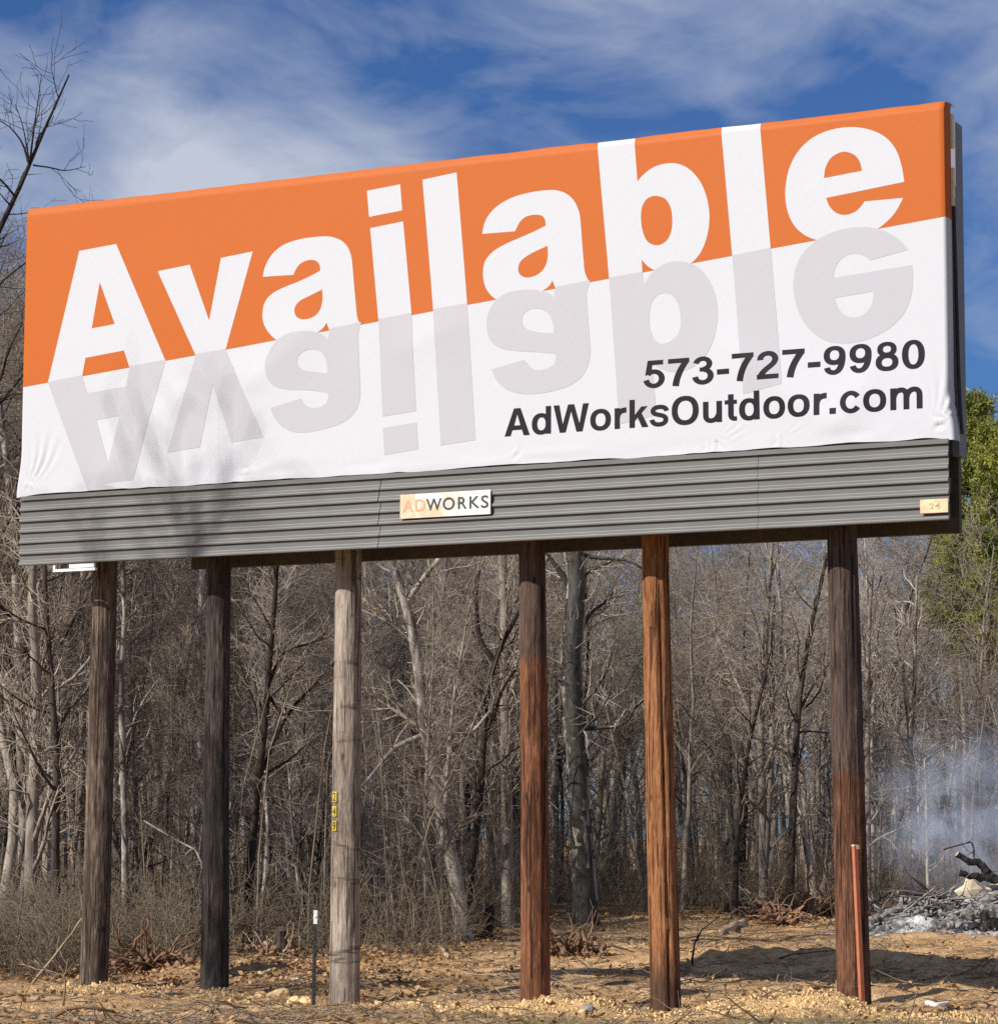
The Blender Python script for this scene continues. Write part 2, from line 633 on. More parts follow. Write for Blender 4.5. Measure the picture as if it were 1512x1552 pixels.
# ------------------------------------------------------------------ ground
def make_ground():
    def axis(c, half, step, far, nf):
        core = np.arange(-half, half + 1e-6, step)
        t = np.linspace(0, 1, nf + 1)[1:]
        ext = half + (far - half) * t ** 3
        return c + np.concatenate([-ext[::-1], core, ext])
    # aligned with the view: columns across, rows in depth
    xs = axis(0.0, 9.0, 0.075, 900, 26)
    near = np.arange(23.0, 36.0, 0.07)
    mid = np.arange(36.0, 62.0, 0.14)
    zs = np.concatenate([[-300, -120, -40, -10, 0, 6, 12, 16, 19, 21, 22.2], near, mid, 62 + 900 * np.linspace(0, 1, 40) ** 3])
    zs = np.unique(np.round(zs, 4))
    XX, ZZ = np.meshgrid(xs, zs)
    x = CAM[0] + RT_H[0] * XX + FWD_H[0] * ZZ
    y = CAM[1] + RT_H[1] * XX + FWD_H[1] * ZZ
    z = gz(x, y)
    V = np.stack([x, y, z], -1).reshape(-1, 3)
    nr, nc = XX.shape
    idx = np.arange(nr * nc).reshape(nr, nc)
    F = np.stack([idx[:-1, :-1], idx[:-1, 1:], idx[1:, 1:], idx[1:, :-1]], -1).reshape(-1, 4)
    me = np_mesh('ground', V, F)
    # which soil lies where
    spoil = np.zeros_like(x)
    for cx, cy, sx, sy, h in MOUNDS[:7] + MOUNDS[8:9]:
        spoil = np.maximum(spoil, gauss(x, y, cx, cy, sx * 1.35, sy * 1.35))
    for px in (0.70, 2.23, 3.83, 6.02, 7.43, 9.39):
        spoil = np.maximum(spoil, 0.9 * gauss(x, y, px, 0.35, 0.7, 0.6))
    spoil = np.clip(spoil * 1.35 + 0.5 * fbm(x * 1.7, y * 1.7, 4) - 0.18, 0, 1)
    Zd = cam_depth(x, y)
    X = cam_lat(x, y)
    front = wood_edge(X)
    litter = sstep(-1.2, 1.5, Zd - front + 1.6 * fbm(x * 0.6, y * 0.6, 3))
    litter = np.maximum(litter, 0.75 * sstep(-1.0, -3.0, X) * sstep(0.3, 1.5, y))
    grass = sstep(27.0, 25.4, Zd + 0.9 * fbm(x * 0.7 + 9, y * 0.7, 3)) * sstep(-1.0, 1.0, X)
    gc = on_ground(255, 1548)
    ash = np.clip(gauss(x, y, gc[0], gc[1], 1.25, 0.42) * 1.7 + 0.5 * fbm(x * 2, y * 2, 3) - 0.35, 0, 1)
    bp = on_ground(1420, 1404)
    ash = np.maximum(ash, np.clip(gauss(x, y, bp[0], bp[1], 1.7, 1.3) * 1.6 - 0.5 + 0.4 * fbm(x * 3, y * 3, 3), 0, 1))
    col = np.stack([spoil, litter, grass, ash], -1).reshape(-1, 4).astype(np.float32)
    at = me.attributes.new('soil', 'FLOAT_COLOR', 'POINT')
    at.data.foreach_set('color', col.ravel())

    n = NB('ground_soil')
    a = n.n('ShaderNodeAttribute')
    a.attribute_name = 'soil'
    sp = n.n('ShaderNodeSeparateColor')
    n.l(a.outputs['Color'], sp.inputs[0])
    f1 = n.noise(1.3, 6, 0.62, 0.3)
    f2 = n.noise(9.0, 6, 0.65, 0.2)
    f3 = n.noise(34.0, 4, 0.6)
    base = n.ramp(n.math('ADD', n.math('MULTIPLY', f1, 0.5), n.math('MULTIPLY', f2, 0.5)),
                  [(0.38, (0.33, 0.180, 0.080)), (0.50, (0.61, 0.375, 0.180)), (0.60, (0.76, 0.52, 0.285))])
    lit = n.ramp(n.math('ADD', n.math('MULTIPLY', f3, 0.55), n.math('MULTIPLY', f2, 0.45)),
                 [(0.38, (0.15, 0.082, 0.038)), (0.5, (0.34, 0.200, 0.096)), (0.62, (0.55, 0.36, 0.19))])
    spo = n.ramp(n.math('ADD', n.math('MULTIPLY', f2, 0.6), n.math('MULTIPLY', f3, 0.4)),
                 [(0.34, (0.42, 0.24, 0.095)), (0.5, (0.66, 0.43, 0.19)), (0.66, (0.80, 0.58, 0.31))])
    gra = n.ramp(f3, [(0.35, (0.10, 0.085, 0.045)), (0.65, (0.27, 0.22, 0.12))])
    ashc = n.ramp(f2, [(0.35, (0.17, 0.165, 0.165)), (0.65, (0.36, 0.36, 0.37))])
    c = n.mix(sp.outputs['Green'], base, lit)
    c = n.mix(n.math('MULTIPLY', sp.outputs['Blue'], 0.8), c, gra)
    c = n.mix(sp.outputs['Red'], c, spo)
    c = n.mix(a.outputs['Alpha'], c, ashc)
    n.bump(n.math('ADD', n.math('MULTIPLY', f2, 0.6), n.math('MULTIPLY', f3, 0.6)), 1.0, 0.09)
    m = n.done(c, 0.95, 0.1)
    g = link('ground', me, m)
    tag(g, kind='structure')
    return g


def wood_edge(X):
    """how far in front of the camera the woods begin"""
    return 39.3 + 14.2 * sstep(-1.2, 1.3, np.asarray(X, float))


make_ground()

# ------------------------------------------------------------------ billboard
BW = 10.56                       # width of the face
HS = 0.774                       # height of the siding strip
HV = 3.2                         # height of the vinyl
ZV = Z0 + HS
board = thing('billboard', 'large orange and white billboard on six wooden posts reading Available', 'billboard', (5.28, 0.55, 0.0))


def wave(u, z):
    """how far the vinyl stands off its panel (towards the road); u along the board, z above the vinyl's bottom"""
    u = np.asarray(u, float)
    z = np.asarray(z, float)
    w = 0.006 * fbm(u * 0.55 + 3.0, z * 0.7 + 1.0, 2)

    def fold(u0, z0, ang, length, width, amp):
        c, s = math.cos(ang), math.sin(ang)
        a = (u - u0) * c + (z - z0) * s
        b = -(u - u0) * s + (z - z0) * c
        along = sstep(-0.25, 0.15, a) * sstep(length, length * 0.45, a)
        return amp * np.exp(-np.sqrt(b * b + 0.006) / width * 1.6) * along
    w = w + fold(9.45, 0.12, 2.45, 1.9, 0.34, 0.032)
    w = w + fold(9.45, 0.12, 0.95, 0.9, 0.30, 0.020)
    w = w + fold(1.02, 0.13, 0.72, 1.7, 0.30, 0.026)
    w = w + fold(2.75, 0.9, 0.62, 1.6, 0.42, 0.026)
    w = w + fold(4.75, 1.25, 0.35, 1.1, 0.35, 0.018)
    return w


def wrinkle(u, z):
    w = 0.007 * fbm(u * 2.1 + 5, z * 9.0, 2) * sstep(0.22, 0.02, z)
    # gathered corners and tie points along the bottom hem
    for (u0, z0, ang, spread, length, amp, fr) in ((10.40, 0.05, 1.05, 0.55, 0.80, 0.024, 30), (8.05, 0.0, 0.45, 0.30, 0.62, 0.022, 44), (8.75, 0.0, 0.50, 0.30, 0.50, 0.018, 40), (6.1, 0.0, 1.9, 0.5, 0.25, 0.012, 26),
                                                   (0.10, 0.0, 1.15, 0.45, 0.85, 0.020, 28), (2.85, 0.02, 1.0, 0.9, 0.30, 0.018, 26),
                                                   (2.85, 0.02, 2.3, 0.5, 0.30, 0.008, 26)):
        r = np.hypot(u - u0, z - z0) + 1e-6
        a = np.arctan2(z - z0, u - u0) - ang
        m = np.exp(-(a / spread) ** 2 * 2.2) * sstep(length, 0.1, r) * sstep(0.0, 0.08, r)
        w = w + amp * m * np.sin(a * fr + 2.0 * np.sin(r * 6))
    return w


def lay(u, z, off):
    return -0.012 - wave(u, z) - off


GRID = 0.05


def bisect_grid(bm, nu=None, nz=None):
    us = [v.co.x for v in bm.verts]
    zs = [v.co.z for v in bm.verts]
    for lo, hi, ax in ((min(us), max(us), 0), (min(zs), max(zs), 2)):
        k0, k1 = int(math.ceil(lo / GRID)), int(math.floor(hi / GRID))
        for k in range(k0, k1 + 1):
            co = [0, 0, 0]
            no = [0, 0, 0]
            co[ax] = k * GRID
            no[ax] = 1
            if abs(k * GRID - lo) < 1e-5 or abs(k * GRID - hi) < 1e-5:
                continue
            bmesh.ops.bisect_plane(bm, geom=bm.verts[:] + bm.edges[:] + bm.faces[:], dist=1e-6, plane_co=co, plane_no=no)
    if max(zs) > HV - TOPROLL:
        for q in range(7):
            bmesh.ops.bisect_plane(bm, geom=bm.verts[:] + bm.edges[:] + bm.faces[:], dist=1e-6, plane_co=(0, 0, HV - TOPROLL + q * TOPROLL / 7), plane_no=(0, 0, 1))


def clip_z(bm, lo, hi):
    for zc, s in ((lo, -1), (hi, 1)):
        bmesh.ops.bisect_plane(bm, geom=bm.verts[:] + bm.edges[:] + bm.faces[:], dist=1e-6, plane_co=(0, 0, zc), plane_no=(0, 0, s), clear_outer=True)


TOPROLL = 0.06


def top_lump(u, z):
    return 0.007 * fbm(np.asarray(u, float) * 3.0, np.asarray(u, float) * 0 + 8, 3) * sstep(HV - 0.05, HV, z)


def vinyl_y(u, z, off):
    t0 = np.clip((z - (HV - TOPROLL)) / TOPROLL, 0, 1)
    y = lay(u, z, off * (1 + 1.5 * t0))
    t = np.clip((z - (HV - TOPROLL)) / TOPROLL, 0, 1)
    return y + 0.030 * t ** 1.1


def printed(name, pieces, off, mat, parent, clip=True):
    """pieces: list of [outer, hole, ...] contours in (u, z) -> a printed shape lying on the vinyl"""
    bm = bmesh.new()
    for k, cs in enumerate(pieces):
        tri = tessellate_polygon([[Vector((p[0], p[1], 0)) for p in c] for c in cs])
        flat = [p for c in cs for p in c]
        vs = [bm.verts.new((p[0], k * 0.0002, p[1])) for p in flat]
        for t in tri:
            try:
                bm.faces.new([vs[i] for i in t])
            except ValueError:
                pass
    if clip:
        clip_z(bm, 0.006, HV - 0.001)
    bisect_grid(bm)
    for v in bm.verts:
        u, kz, z = v.co
        v.co = (u, float(vinyl_y(u, z, off + kz)), ZV + z + float(top_lump(u, z)) + (off * 0.8 if z > HV - 0.03 else 0.0))
    bmesh.ops.recalc_face_normals(bm, faces=bm.faces)
    bm.normal_update()
    s = sum(f.normal.y * f.calc_area() for f in bm.faces)
    if s > 0:
        bmesh.ops.reverse_faces(bm, faces=bm.faces[:])
    me = bpy.data.meshes.new(name)
    bm.to_mesh(me)
    bm.free()
    return part(name, me, mat, parent)


def make_banner():
    du = 0.025
    us = np.linspace(0, BW, int(BW / du) + 1)
    zs = np.concatenate([np.linspace(0, HV - TOPROLL, 124), np.linspace(HV - TOPROLL, HV, 8)[1:]])
    U, Zz = np.meshgrid(us, zs)
    low = sstep(0.55, 0.0, Zz)
    flare = 0.055 * low ** 1.5
    Ux = U - flare * sstep(0.5, 0.0, U) + 0.9 * flare * sstep(BW - 0.5, BW, U)
    ragged = 0.018 * fbm(us * 2.3, us * 0 + 2, 3) - 0.02 * sstep(0.3, 0, us) - 0.03 * sstep(BW - 0.3, BW, us)
    Zs = Zz + ragged[None, :] * sstep(0.12, 0.0, Zz)
    Zs = Zs + top_lump(U, Zz)
    Y = vinyl_y(U, Zz, 0.0) - wrinkle(U, Zz)
    V = np.stack([Ux, Y, ZV + Zs], -1)
    nr, nc = U.shape
    # wrap the edges back round the panel: left, right, top
    cols = [V[:, :1] + np.array([-0.012, 0.05, 0]), V, V[:, -1:] + np.array([0.015, 0.05, 0])]
    W = np.concatenate(cols, 1)
    W = np.concatenate([np.concatenate([W[:, :1] + np.array([0.004, 0.10, 0]), W, W[:, -1:] + np.array([-0.002, 0.11, 0])], 1)], 0)
    top = W[-1:] + np.array([0, 0.05, 0.004])
    top2 = W[-1:] + np.array([0, 0.11, -0.004])
    W = np.concatenate([W, top, top2], 0)
    nr, nc = W.shape[:2]
    idx = np.arange(nr * nc).reshape(nr, nc)
    F = np.stack([idx[:-1, :-1], idx[:-1, 1:], idx[1:, 1:], idx[1:, :-1]], -1).reshape(-1, 4)
    me = np_mesh('banner', W.reshape(-1, 3), F)
    return part('banner', me, M['vinyl_white'], board, 'printed vinyl face, orange above and white below')


banner = make_banner()

# the slanting line between orange and white, traced on the board plane
LA = on_y(60, 582.7, 0)
LB = on_y(1431, 328.4, 0)
LA2 = np.array([LA[0], LA[2] - ZV])
LB2 = np.array([LB[0], LB[2] - ZV])
LD = (LB2 - LA2) / np.linalg.norm(LB2 - LA2)
LN = np.array([-LD[1], LD[0]])


def line_z(u):
    return LA2[1] + (u - LA2[0]) * LD[1] / LD[0]


def make_orange():
    """orange field: the banner's upper part, carried round its top and side edges"""
    us = np.concatenate([[-0.012, -0.004], np.linspace(0.0, BW, int(BW / GRID) + 1), [BW + 0.008, BW + 0.017]])
    zt = np.concatenate([np.linspace(0, 1, 42), 1 + np.linspace(0, 1, 8)[1:]])
    lead = line_z(us)
    top = HV + 0 * us
    U = np.repeat(us[None], len(zt), 0)
    body = HV - TOPROLL
    zl, zu = np.clip(zt, 0, 1)[:, None], np.clip(zt - 1, 0, 1)[:, None]
    Zz = lead[None] + (body - lead)[None] * zl + (top - body)[None] * zu
    # pack rows towards the rolled top
    Y = vinyl_y(np.clip(U, 0, BW), np.minimum(Zz, HV), 0.0009)
    Y[:, 0] += 0.05
    Y[:, -1] += 0.05
    Y[:, 1] += 0.01
    Y[:, -2] += 0.01
    Zz = Zz + top_lump(np.clip(U, 0, BW), Zz) + 0.0012 * sstep(HV - 0.04, HV, Zz)
    V = np.stack([U, Y, ZV + Zz], -1)
    V = np.concatenate([V[:, :1] + np.array([0.0, 0.10, 0]), V, V[:, -1:] + np.array([0.0, 0.11, 0])], 1)
    t1 = V[-1:] + np.array([0, 0.052, 0.008])
    t2 = V[-1:] + np.array([0, 0.115, 0.003])
    V = np.concatenate([V, t1, t2], 0)
    nr, nc = V.shape[:2]
    idx = np.arange(nr * nc).reshape(nr, nc)
    F = np.stack([idx[:-1, :-1], idx[:-1, 1:], idx[1:, 1:], idx[1:, :-1]], -1).reshape(-1, 4)
    me = np_mesh('orange_field', V.reshape(-1, 3), F)
    return part('orange_field', me, M['vinyl_orange'], banner)


make_orange()


def smooth_contour(pts, sub=6):
    """pts: (x, y) corner points or (x, y, 1) curve points; Catmull-Rom through runs of curve points"""
    n = len(pts)
    out = []
    P = [np.array(p[:2], float) for p in pts]
    S = [len(p) > 2 for p in pts]
    for i in range(n):
        a, b = P[i], P[(i + 1) % n]
        out.append(tuple(a))
        if not (S[i] or S[(i + 1) % n]):
            continue
        p0 = P[i - 1] if S[i] else a - (b - a) * 0.0
        p3 = P[(i + 2) % n] if S[(i + 1) % n] else b
        if not S[i]:
            p0 = a
        for k in range(1, sub):
            t = k / sub
            m1 = (b - p0) * 0.5 if S[i] else (b - a) * 1.0
            m2 = (p3 - a) * 0.5 if S[(i + 1) % n] else (b - a) * 1.0
            h = ((2 * t ** 3 - 3 * t ** 2 + 1) * a + (t ** 3 - 2 * t ** 2 + t) * m1 + (-2 * t ** 3 + 3 * t ** 2) * b + (t ** 3 - t ** 2) * m2)
            out.append(tuple(h))
    return out


def C(*xy):
    return [(x, y, 1) for x, y in xy]


R1 = (60, 350, 1512 / 340)
R2 = (380, 260, 1512 / 340)
R3 = (700, 190, 1512 / 400)
R4 = (1080, 150, 1512 / 380)
BIG = [
    (R1, [[[(272, 135), (520, 88), (857, 885), (614, 930), (574, 806), (314, 856), (290, 990), (60, 1028)], [(410, 345), (512, 628), (356, 658)]]]),
    (R1, [[[(800, 272), (1015, 228), (1147, 605), (1226, 182), (1440, 138), (1256, 808), (1060, 848)]]]),
    (R2, [[[(84, 710)] + C((103, 635), (150, 555), (225, 494), (330, 457), (440, 441), (530, 438), (602, 459), (652, 502), (680, 570), (690, 650), (700, 770), (712, 900), (722, 985))
           + [(750, 1050), (540, 1085), (516, 1020)] + C((490, 1058), (440, 1096), (380, 1128), (300, 1150), (235, 1152), (175, 1132), (130, 1090), (98, 1040), (84, 980), (90, 910), (115, 857), (162, 815), (235, 778), (330, 740), (420, 697))
           + [(473, 667)] + C((466, 628), (442, 602), (400, 596), (350, 613), (315, 647)) + [(291, 697)]],
          [(485, 795)] + C((488, 860), (476, 922), (445, 968), (400, 992), (350, 997), (313, 978), (299, 940), (310, 900), (345, 866), (400, 838))]),
    (R2, [[[(786, 130), (1010, 86), (1024, 262), (801, 306)]], [[(808, 382), (1030, 336), (1090, 985), (866, 1028)]]]),
    (R2, [[[(1160, 55), (1390, 6), (1464, 912), (1236, 957)]]]),
    (R3, [[[(118, 622)] + C((132, 558), (166, 500), (222, 450), (302, 409), (400, 383), (500, 371), (560, 376), (612, 399), (650, 441), (675, 502), (684, 575), (691, 670), (700, 780), (708, 845))
           + [(738, 910), (543, 945), (521, 890)] + C((498, 924), (440, 963), (380, 990), (310, 1008), (245, 1012), (185, 988), (142, 937), (124, 870), (128, 800), (150, 755), (192, 714), (262, 675), (350, 637), (430, 601))
           + [(483, 574)] + C((478, 540), (460, 518), (420, 512), (370, 523), (335, 552)) + [(306, 607)]],
          [(493, 690)] + C((494, 750), (482, 803), (450, 845), (405, 868), (362, 871), (331, 850), (325, 812), (341, 776), (382, 744), (440, 714))]),
    (R3, [[[(774, 60), (986, 33), (1008, 322)] + C((1042, 283), (1100, 240), (1170, 219), (1242, 221), (1310, 256), (1365, 320), (1400, 400), (1418, 490), (1416, 580), (1395, 672), (1356, 748), (1300, 801), (1235, 835), (1172, 846), (1115, 834), (1068, 808))
           + [(1032, 770), (1036, 848), (846, 885)]],
          C((1120, 405), (1165, 420), (1195, 465), (1207, 530), (1203, 600), (1180, 655), (1140, 684), (1100, 685), (1063, 663), (1039, 610), (1028, 540), (1034, 470), (1058, 426), (1088, 408))]),
    (R4, [[[(47, 125), (281, 100), (352, 910), (120, 950)]]]),
    (R4, [[[(1157, 500)] + C((1140, 400), (1108, 310), (1055, 241), (980, 196), (890, 173), (800, 171), (700, 190), (600, 236), (520, 311), (466, 410), (443, 510), (440, 600), (457, 690), (497, 768), (560, 823), (640, 854), (720, 864), (805, 858), (900, 832), (980, 794), (1050, 741), (1105, 680))
           + [(1150, 597), (917, 618)] + C((890, 655), (850, 686), (797, 700), (745, 686), (705, 647)) + [(685, 597)]],
          [(672, 478)] + C((680, 420), (710, 360), (760, 326), (810, 319), (860, 341), (888, 380)) + [(902, 433)]]),
]


# b and e hold their counters as a second contour of the same piece
def regroup(pcs, k):
    if k in (2, 5, 6, 8):
        return [[pcs[0][0], pcs[1]]]
    return pcs


for k, (reg, pcs) in enumerate(BIG):
    pieces = []
    for cs in regroup(pcs, k):
        conv = []
        for c in cs:
            q = []
            for p in c:
                w = on_y(reg[0] + p[0] / reg[2], reg[1] + p[1] / reg[2], 0)
                q.append((w[0], w[2] - ZV) + ((1,) if len(p) > 2 else ()))
            conv.append(smooth_contour(q))
        pieces.append(conv)
    printed('letter', pieces, 0.0015, M['vinyl_white'], banner)
    mir = []
    for cs in pieces:
        mc = []
        for c in cs:
            m = []
            for p in c:
                d = (np.array(p) - LA2) @ LN
                q = np.array(p) - 2 * d * LN
                # the mirror image starts at the line
                m.append((q[0], q[1]))
            mc.append(m)
        mir.append(mc)
    ref = printed('mirrored_letter', mir, 0.0019, M['vinyl_grey'], banner)


# small lettering: a bold grotesque drawn from pieces
def ell(cx, cy, rx, ry, n=40, p=2.25):
    out = []
    for i in range(n):
        a = 2 * math.pi * i / n
        c, s = math.cos(a), math.sin(a)
        out.append((cx + rx * math.copysign(abs(c) ** (2 / p), c), cy + ry * math.copysign(abs(s) ** (2 / p), s)))
    return out


def ring(cx, cy, rx, ry, ix, iy, jx=None, jy=None):
    return [ell(cx, cy, rx, ry), ell(jx if jx is not None else cx, jy if jy is not None else cy, ix, iy)]


def rect(x0, x1, y0, y1):
    return [[(x0, y0), (x1, y0), (x1, y1), (x0, y1)]]


def bez(p0, *segs, n=12):
    pts = [p0]
    for s in segs:
        a = np.array(pts[-1], float)
        if len(s) == 1:
            pts.append(s[0])
            continue
        b, c, d = (np.array(q, float) for q in s)
        for i in range(1, n + 1):
            t = i / n
            pts.append(tuple((1 - t) ** 3 * a + 3 * (1 - t) ** 2 * t * b + 3 * (1 - t) * t * t * c + t ** 3 * d))
    return pts


def arc(cx, cy, rx, ry, a0, a1, n=26):
    return [(cx + rx * math.cos(math.radians(a0 + (a1 - a0) * i / n)), cy + ry * math.sin(math.radians(a0 + (a1 - a0) * i / n))) for i in range(n + 1)]


def stroke(pts, wv=138, wh=116):
    P = np.array(pts, float)
    keep = [0] + [i for i in range(1, len(P)) if np.linalg.norm(P[i] - P[i - 1]) > 0.5]
    P = P[keep]
    T = np.gradient(P, axis=0)
    T /= np.linalg.norm(T, axis=1, keepdims=True)
    Nn = np.stack([-T[:, 1], T[:, 0]], -1)
    w = (wv * Nn[:, 0] ** 2 + wh * Nn[:, 1] ** 2)[:, None] / 2
    return [[tuple(p) for p in P + Nn * w] + [tuple(p) for p in (P - Nn * w)[::-1]]]


GLYPH = {
    '0': ([ring(278, 349, 246, 363, 108, 252)], 556),
    '2': ([stroke(arc(276, 510, 168, 146, 188, -18) + bez((428, 440), ((385, 330), (190, 260), (108, 70)))[1:], 138, 122), rect(32, 522, 0, 122)], 556),
    '3': ([stroke(arc(266, 520, 156, 134, 172, -82), 132, 114), stroke(arc(270, 208, 180, 164, 84, -176), 138, 116), rect(196, 292, 326, 430)], 556),
    '5': ([stroke(arc(268, 232, 184, 186, 142, -172), 138, 118), [[(120, 710), (240, 710), (212, 420), (190, 372), (62, 318)]], rect(121, 486, 588, 709)], 556),
    '7': ([rect(28, 526, 588, 710), stroke(bez((455, 640), ((380, 500), (240, 330), (205, 0))), 150, 130)], 556),
    '8': ([ring(278, 527, 210, 186, 88, 84, 278, 530), ring(278, 204, 246, 222, 116, 108, 278, 200)], 556),
    '9': ([ring(272, 472, 240, 240, 104, 126, 270, 480), stroke(bez((444, 500), ((456, 210), (375, 42), (255, 42)), ((175, 42), (118, 88), (106, 172))), 136, 116)], 556),
    '-': ([rect(27, 306, 212, 346)], 333),
    '.': ([rect(62, 216, 0, 148)], 278),
    'A': ([[[(20, 0), (272, 718), (450, 718), (702, 0), (538, 0), (488, 152), (232, 152), (182, 0)], [(361, 562), (278, 270), (446, 270)]]], 722),
    'd': ([ring(282, 266, 248, 280, 112, 168, 292, 266), rect(408, 548, 0, 718)], 611),
    'W': ([[[(4, 718), (158, 718), (250, 212), (392, 718), (552, 718), (694, 212), (786, 718), (940, 718), (774, 0), (616, 0), (472, 540), (328, 0), (170, 0)]]], 944),
    'o': ([ring(306, 266, 272, 280, 132, 168)], 611),
    'r': ([rect(64, 204, 0, 532), stroke(bez((136, 250), ((140, 410), (225, 476), (376, 470))), 136, 138)], 389),
    'k': ([rect(64, 204, 0, 718), [[(200, 322), (372, 532), (540, 532), (200, 168)]], [[(262, 292), (362, 402), (556, 0), (388, 0)]]], 556),
    's': ([stroke(bez((468, 378), ((455, 462), (375, 488), (285, 488)), ((190, 488), (118, 452), (118, 388)), ((118, 312), (230, 300), (285, 284)), ((380, 260), (448, 236), (448, 160)), ((448, 84), (370, 42), (275, 42)), ((170, 42), (98, 92), (88, 172))), 126, 110)], 556),
    'O': ([ring(389, 352, 345, 371, 194, 248)], 778),
    'u': ([rect(406, 546, 0, 532), stroke(bez((135, 532), ((135, 200),), ((135, 90), (190, 48), (270, 48)), ((370, 48), (440, 110), (474, 230))), 138, 116)], 611),
    't': ([stroke(bez((161, 676), ((161, 170),), ((161, 84), (205, 52), (312, 58))), 140, 112), rect(6, 312, 430, 532)], 333),
    'c': ([stroke(arc(298, 266, 196, 224, 34, 326), 138, 112)], 556),
    'm': ([rect(64, 204, 0, 532), stroke(bez((134, 240), ((134, 410), (230, 482), (316, 482)), ((398, 482), (444, 430), (444, 335)), ((444, 0),)), 138, 122),
           stroke(bez((444, 240), ((444, 410), (540, 482), (628, 482)), ((710, 482), (756, 430), (756, 335)), ((756, 0),)), 138, 122)], 889),
}


def set_line(text, u0, u1, zb, cap, off, mat, parent, track=0):
    adv = sum(GLYPH[c][1] + track for c in text) - track
    ink0 = 24
    sx = (u1 - u0) / (adv - 2 * ink0)
    sz = cap / 718.0
    x = -ink0
    for c in text:
        pcs, a = GLYPH[c]
        out = [[[(u0 + (x + p[0]) * sx, zb + p[1] * sz) for p in cc] for cc in cs] for cs in pcs]
        printed('digit' if c.isdigit() else ('letter' if c.isalpha() else 'punctuation_mark'), out, off, mat, parent)
        x += a + track


set_line('573-727-9980', 7.465, 10.35, 1.445 - HS, 0.274, 0.0028, M['vinyl_black'], banner, 14)
set_line('AdWorksOutdoor.com', 5.94, 10.335, 1.062 - HS, 0.278, 0.0028, M['vinyl_black'], banner)

# backing panel of the front face, and the second face behind with its own siding
mb = MB()
mb.box(0.03, BW - 0.03, 0.055, 0.12, ZV - 0.03, ZV + HV - 0.03)
part('face_panel', mb.mesh('face_panel'), M['back_paint'], board)
BX0, BX1, BY = 0.62, BW - 0.23, 1.0
mb = MB()
mb.box(BX0, BX1, BY, BY + 0.07, ZV - 0.02, ZV + HV - 0.02)
part('rear_panel', mb.mesh('rear_panel'), M['back_paint'], board)
mb = MB()
mb.box(BX0 + 0.95, BX1, BY + 0.002, BY + 0.08, Z0 - 0.01, ZV - 0.024)
part('rear_skirt', mb.mesh('rear_skirt'), M['dark_steel'], board)
mb = MB()
mb.box(BX0 - 0.02, BX1, BY + 0.074, BY + 0.10, ZV, ZV + HV + 0.02)
part('rear_banner', mb.mesh('rear_banner'), M['vinyl_white'], board)
for z in (ZV + 0.35, ZV + 1.4, ZV + 2.5):
    mb = MB()
    mb.box(0.25, BW - 0.35, 0.13, 0.36, z, z + 0.12)
    part('stringer', mb.mesh('stringer'), M['dark_steel'], board)
    mb = MB()
    mb.box(0.9, BW - 0.45, 0.74, 0.98, z, z + 0.12)
    part('stringer', mb.mesh('stringer'), M['dark_steel'], board)
mb = MB()
mb.box(0.25, BW - 0.1, 0.12, 0.36, Z0 + 0.30, Z0 + 0.44)
part('stringer', mb.mesh('stringer'), M['dark_steel'], board)
mb = MB()
mb.box(1.6, BW - 0.3, 0.74, 0.97, Z0 + 0.12, Z0 + 0.26)
part('stringer', mb.mesh('stringer'), M['dark_steel'], board)
# grey corner post of the rear face and its two cream blocks
mb = MB()
mb.box(BX1 - 0.02, BX1 + 0.05, BY - 0.12, BY + 0.104, ZV - 0.05, ZV + HV + 0.03)
part('rear_edge_trim', mb.mesh('rear_edge_trim'), M['back_paint'], board)
for z0, z1 in ((HV - 0.42, HV - 0.04), (HV - 0.98, HV - 0.56)):
    mb = MB()
    mb.box(BW - 0.06, BW + 0.045, 0.135, 0.185, ZV + z0, ZV + z1 - 0.05)
    part('edge_block', mb.mesh('edge_block', bevel=0.008), M['cream'], board, 'cream painted block at the rear face edge')
# black cord hanging down the right edge
cy = np.linspace(0, 1, 14)
P = np.stack([BW + 0.03 + 0.05 * cy ** 4, 0.16 + 0.05 * np.sin(cy * 3), ZV + 2.3 - 2.25 * cy], -1)[None]
V, F = tubes(P, np.full((1, 14), 0.018), 6)
part('edge_cord', np_mesh('edge_cord', V, F), M['black_steel'], board)
# white bracket under the left end
mb = MB()
mb.box(0.45, 1.00, -0.010, 0.03, Z0 - 0.085, Z0 - 0.056)
mb.box(0.45, 0.475, -0.008, 0.028, Z0 - 0.0555, Z0 - 0.004)
mb.box(0.66, 0.985, -0.008, 0.028, Z0 - 0.050, Z0 - 0.004)
part('white_bracket', mb.mesh('white_bracket'), M['white_trim'], board, 'white painted bracket below the left end of the board')

# siding: six courses, three lengths each
ROWH = (HS - 0.062) / 6.0


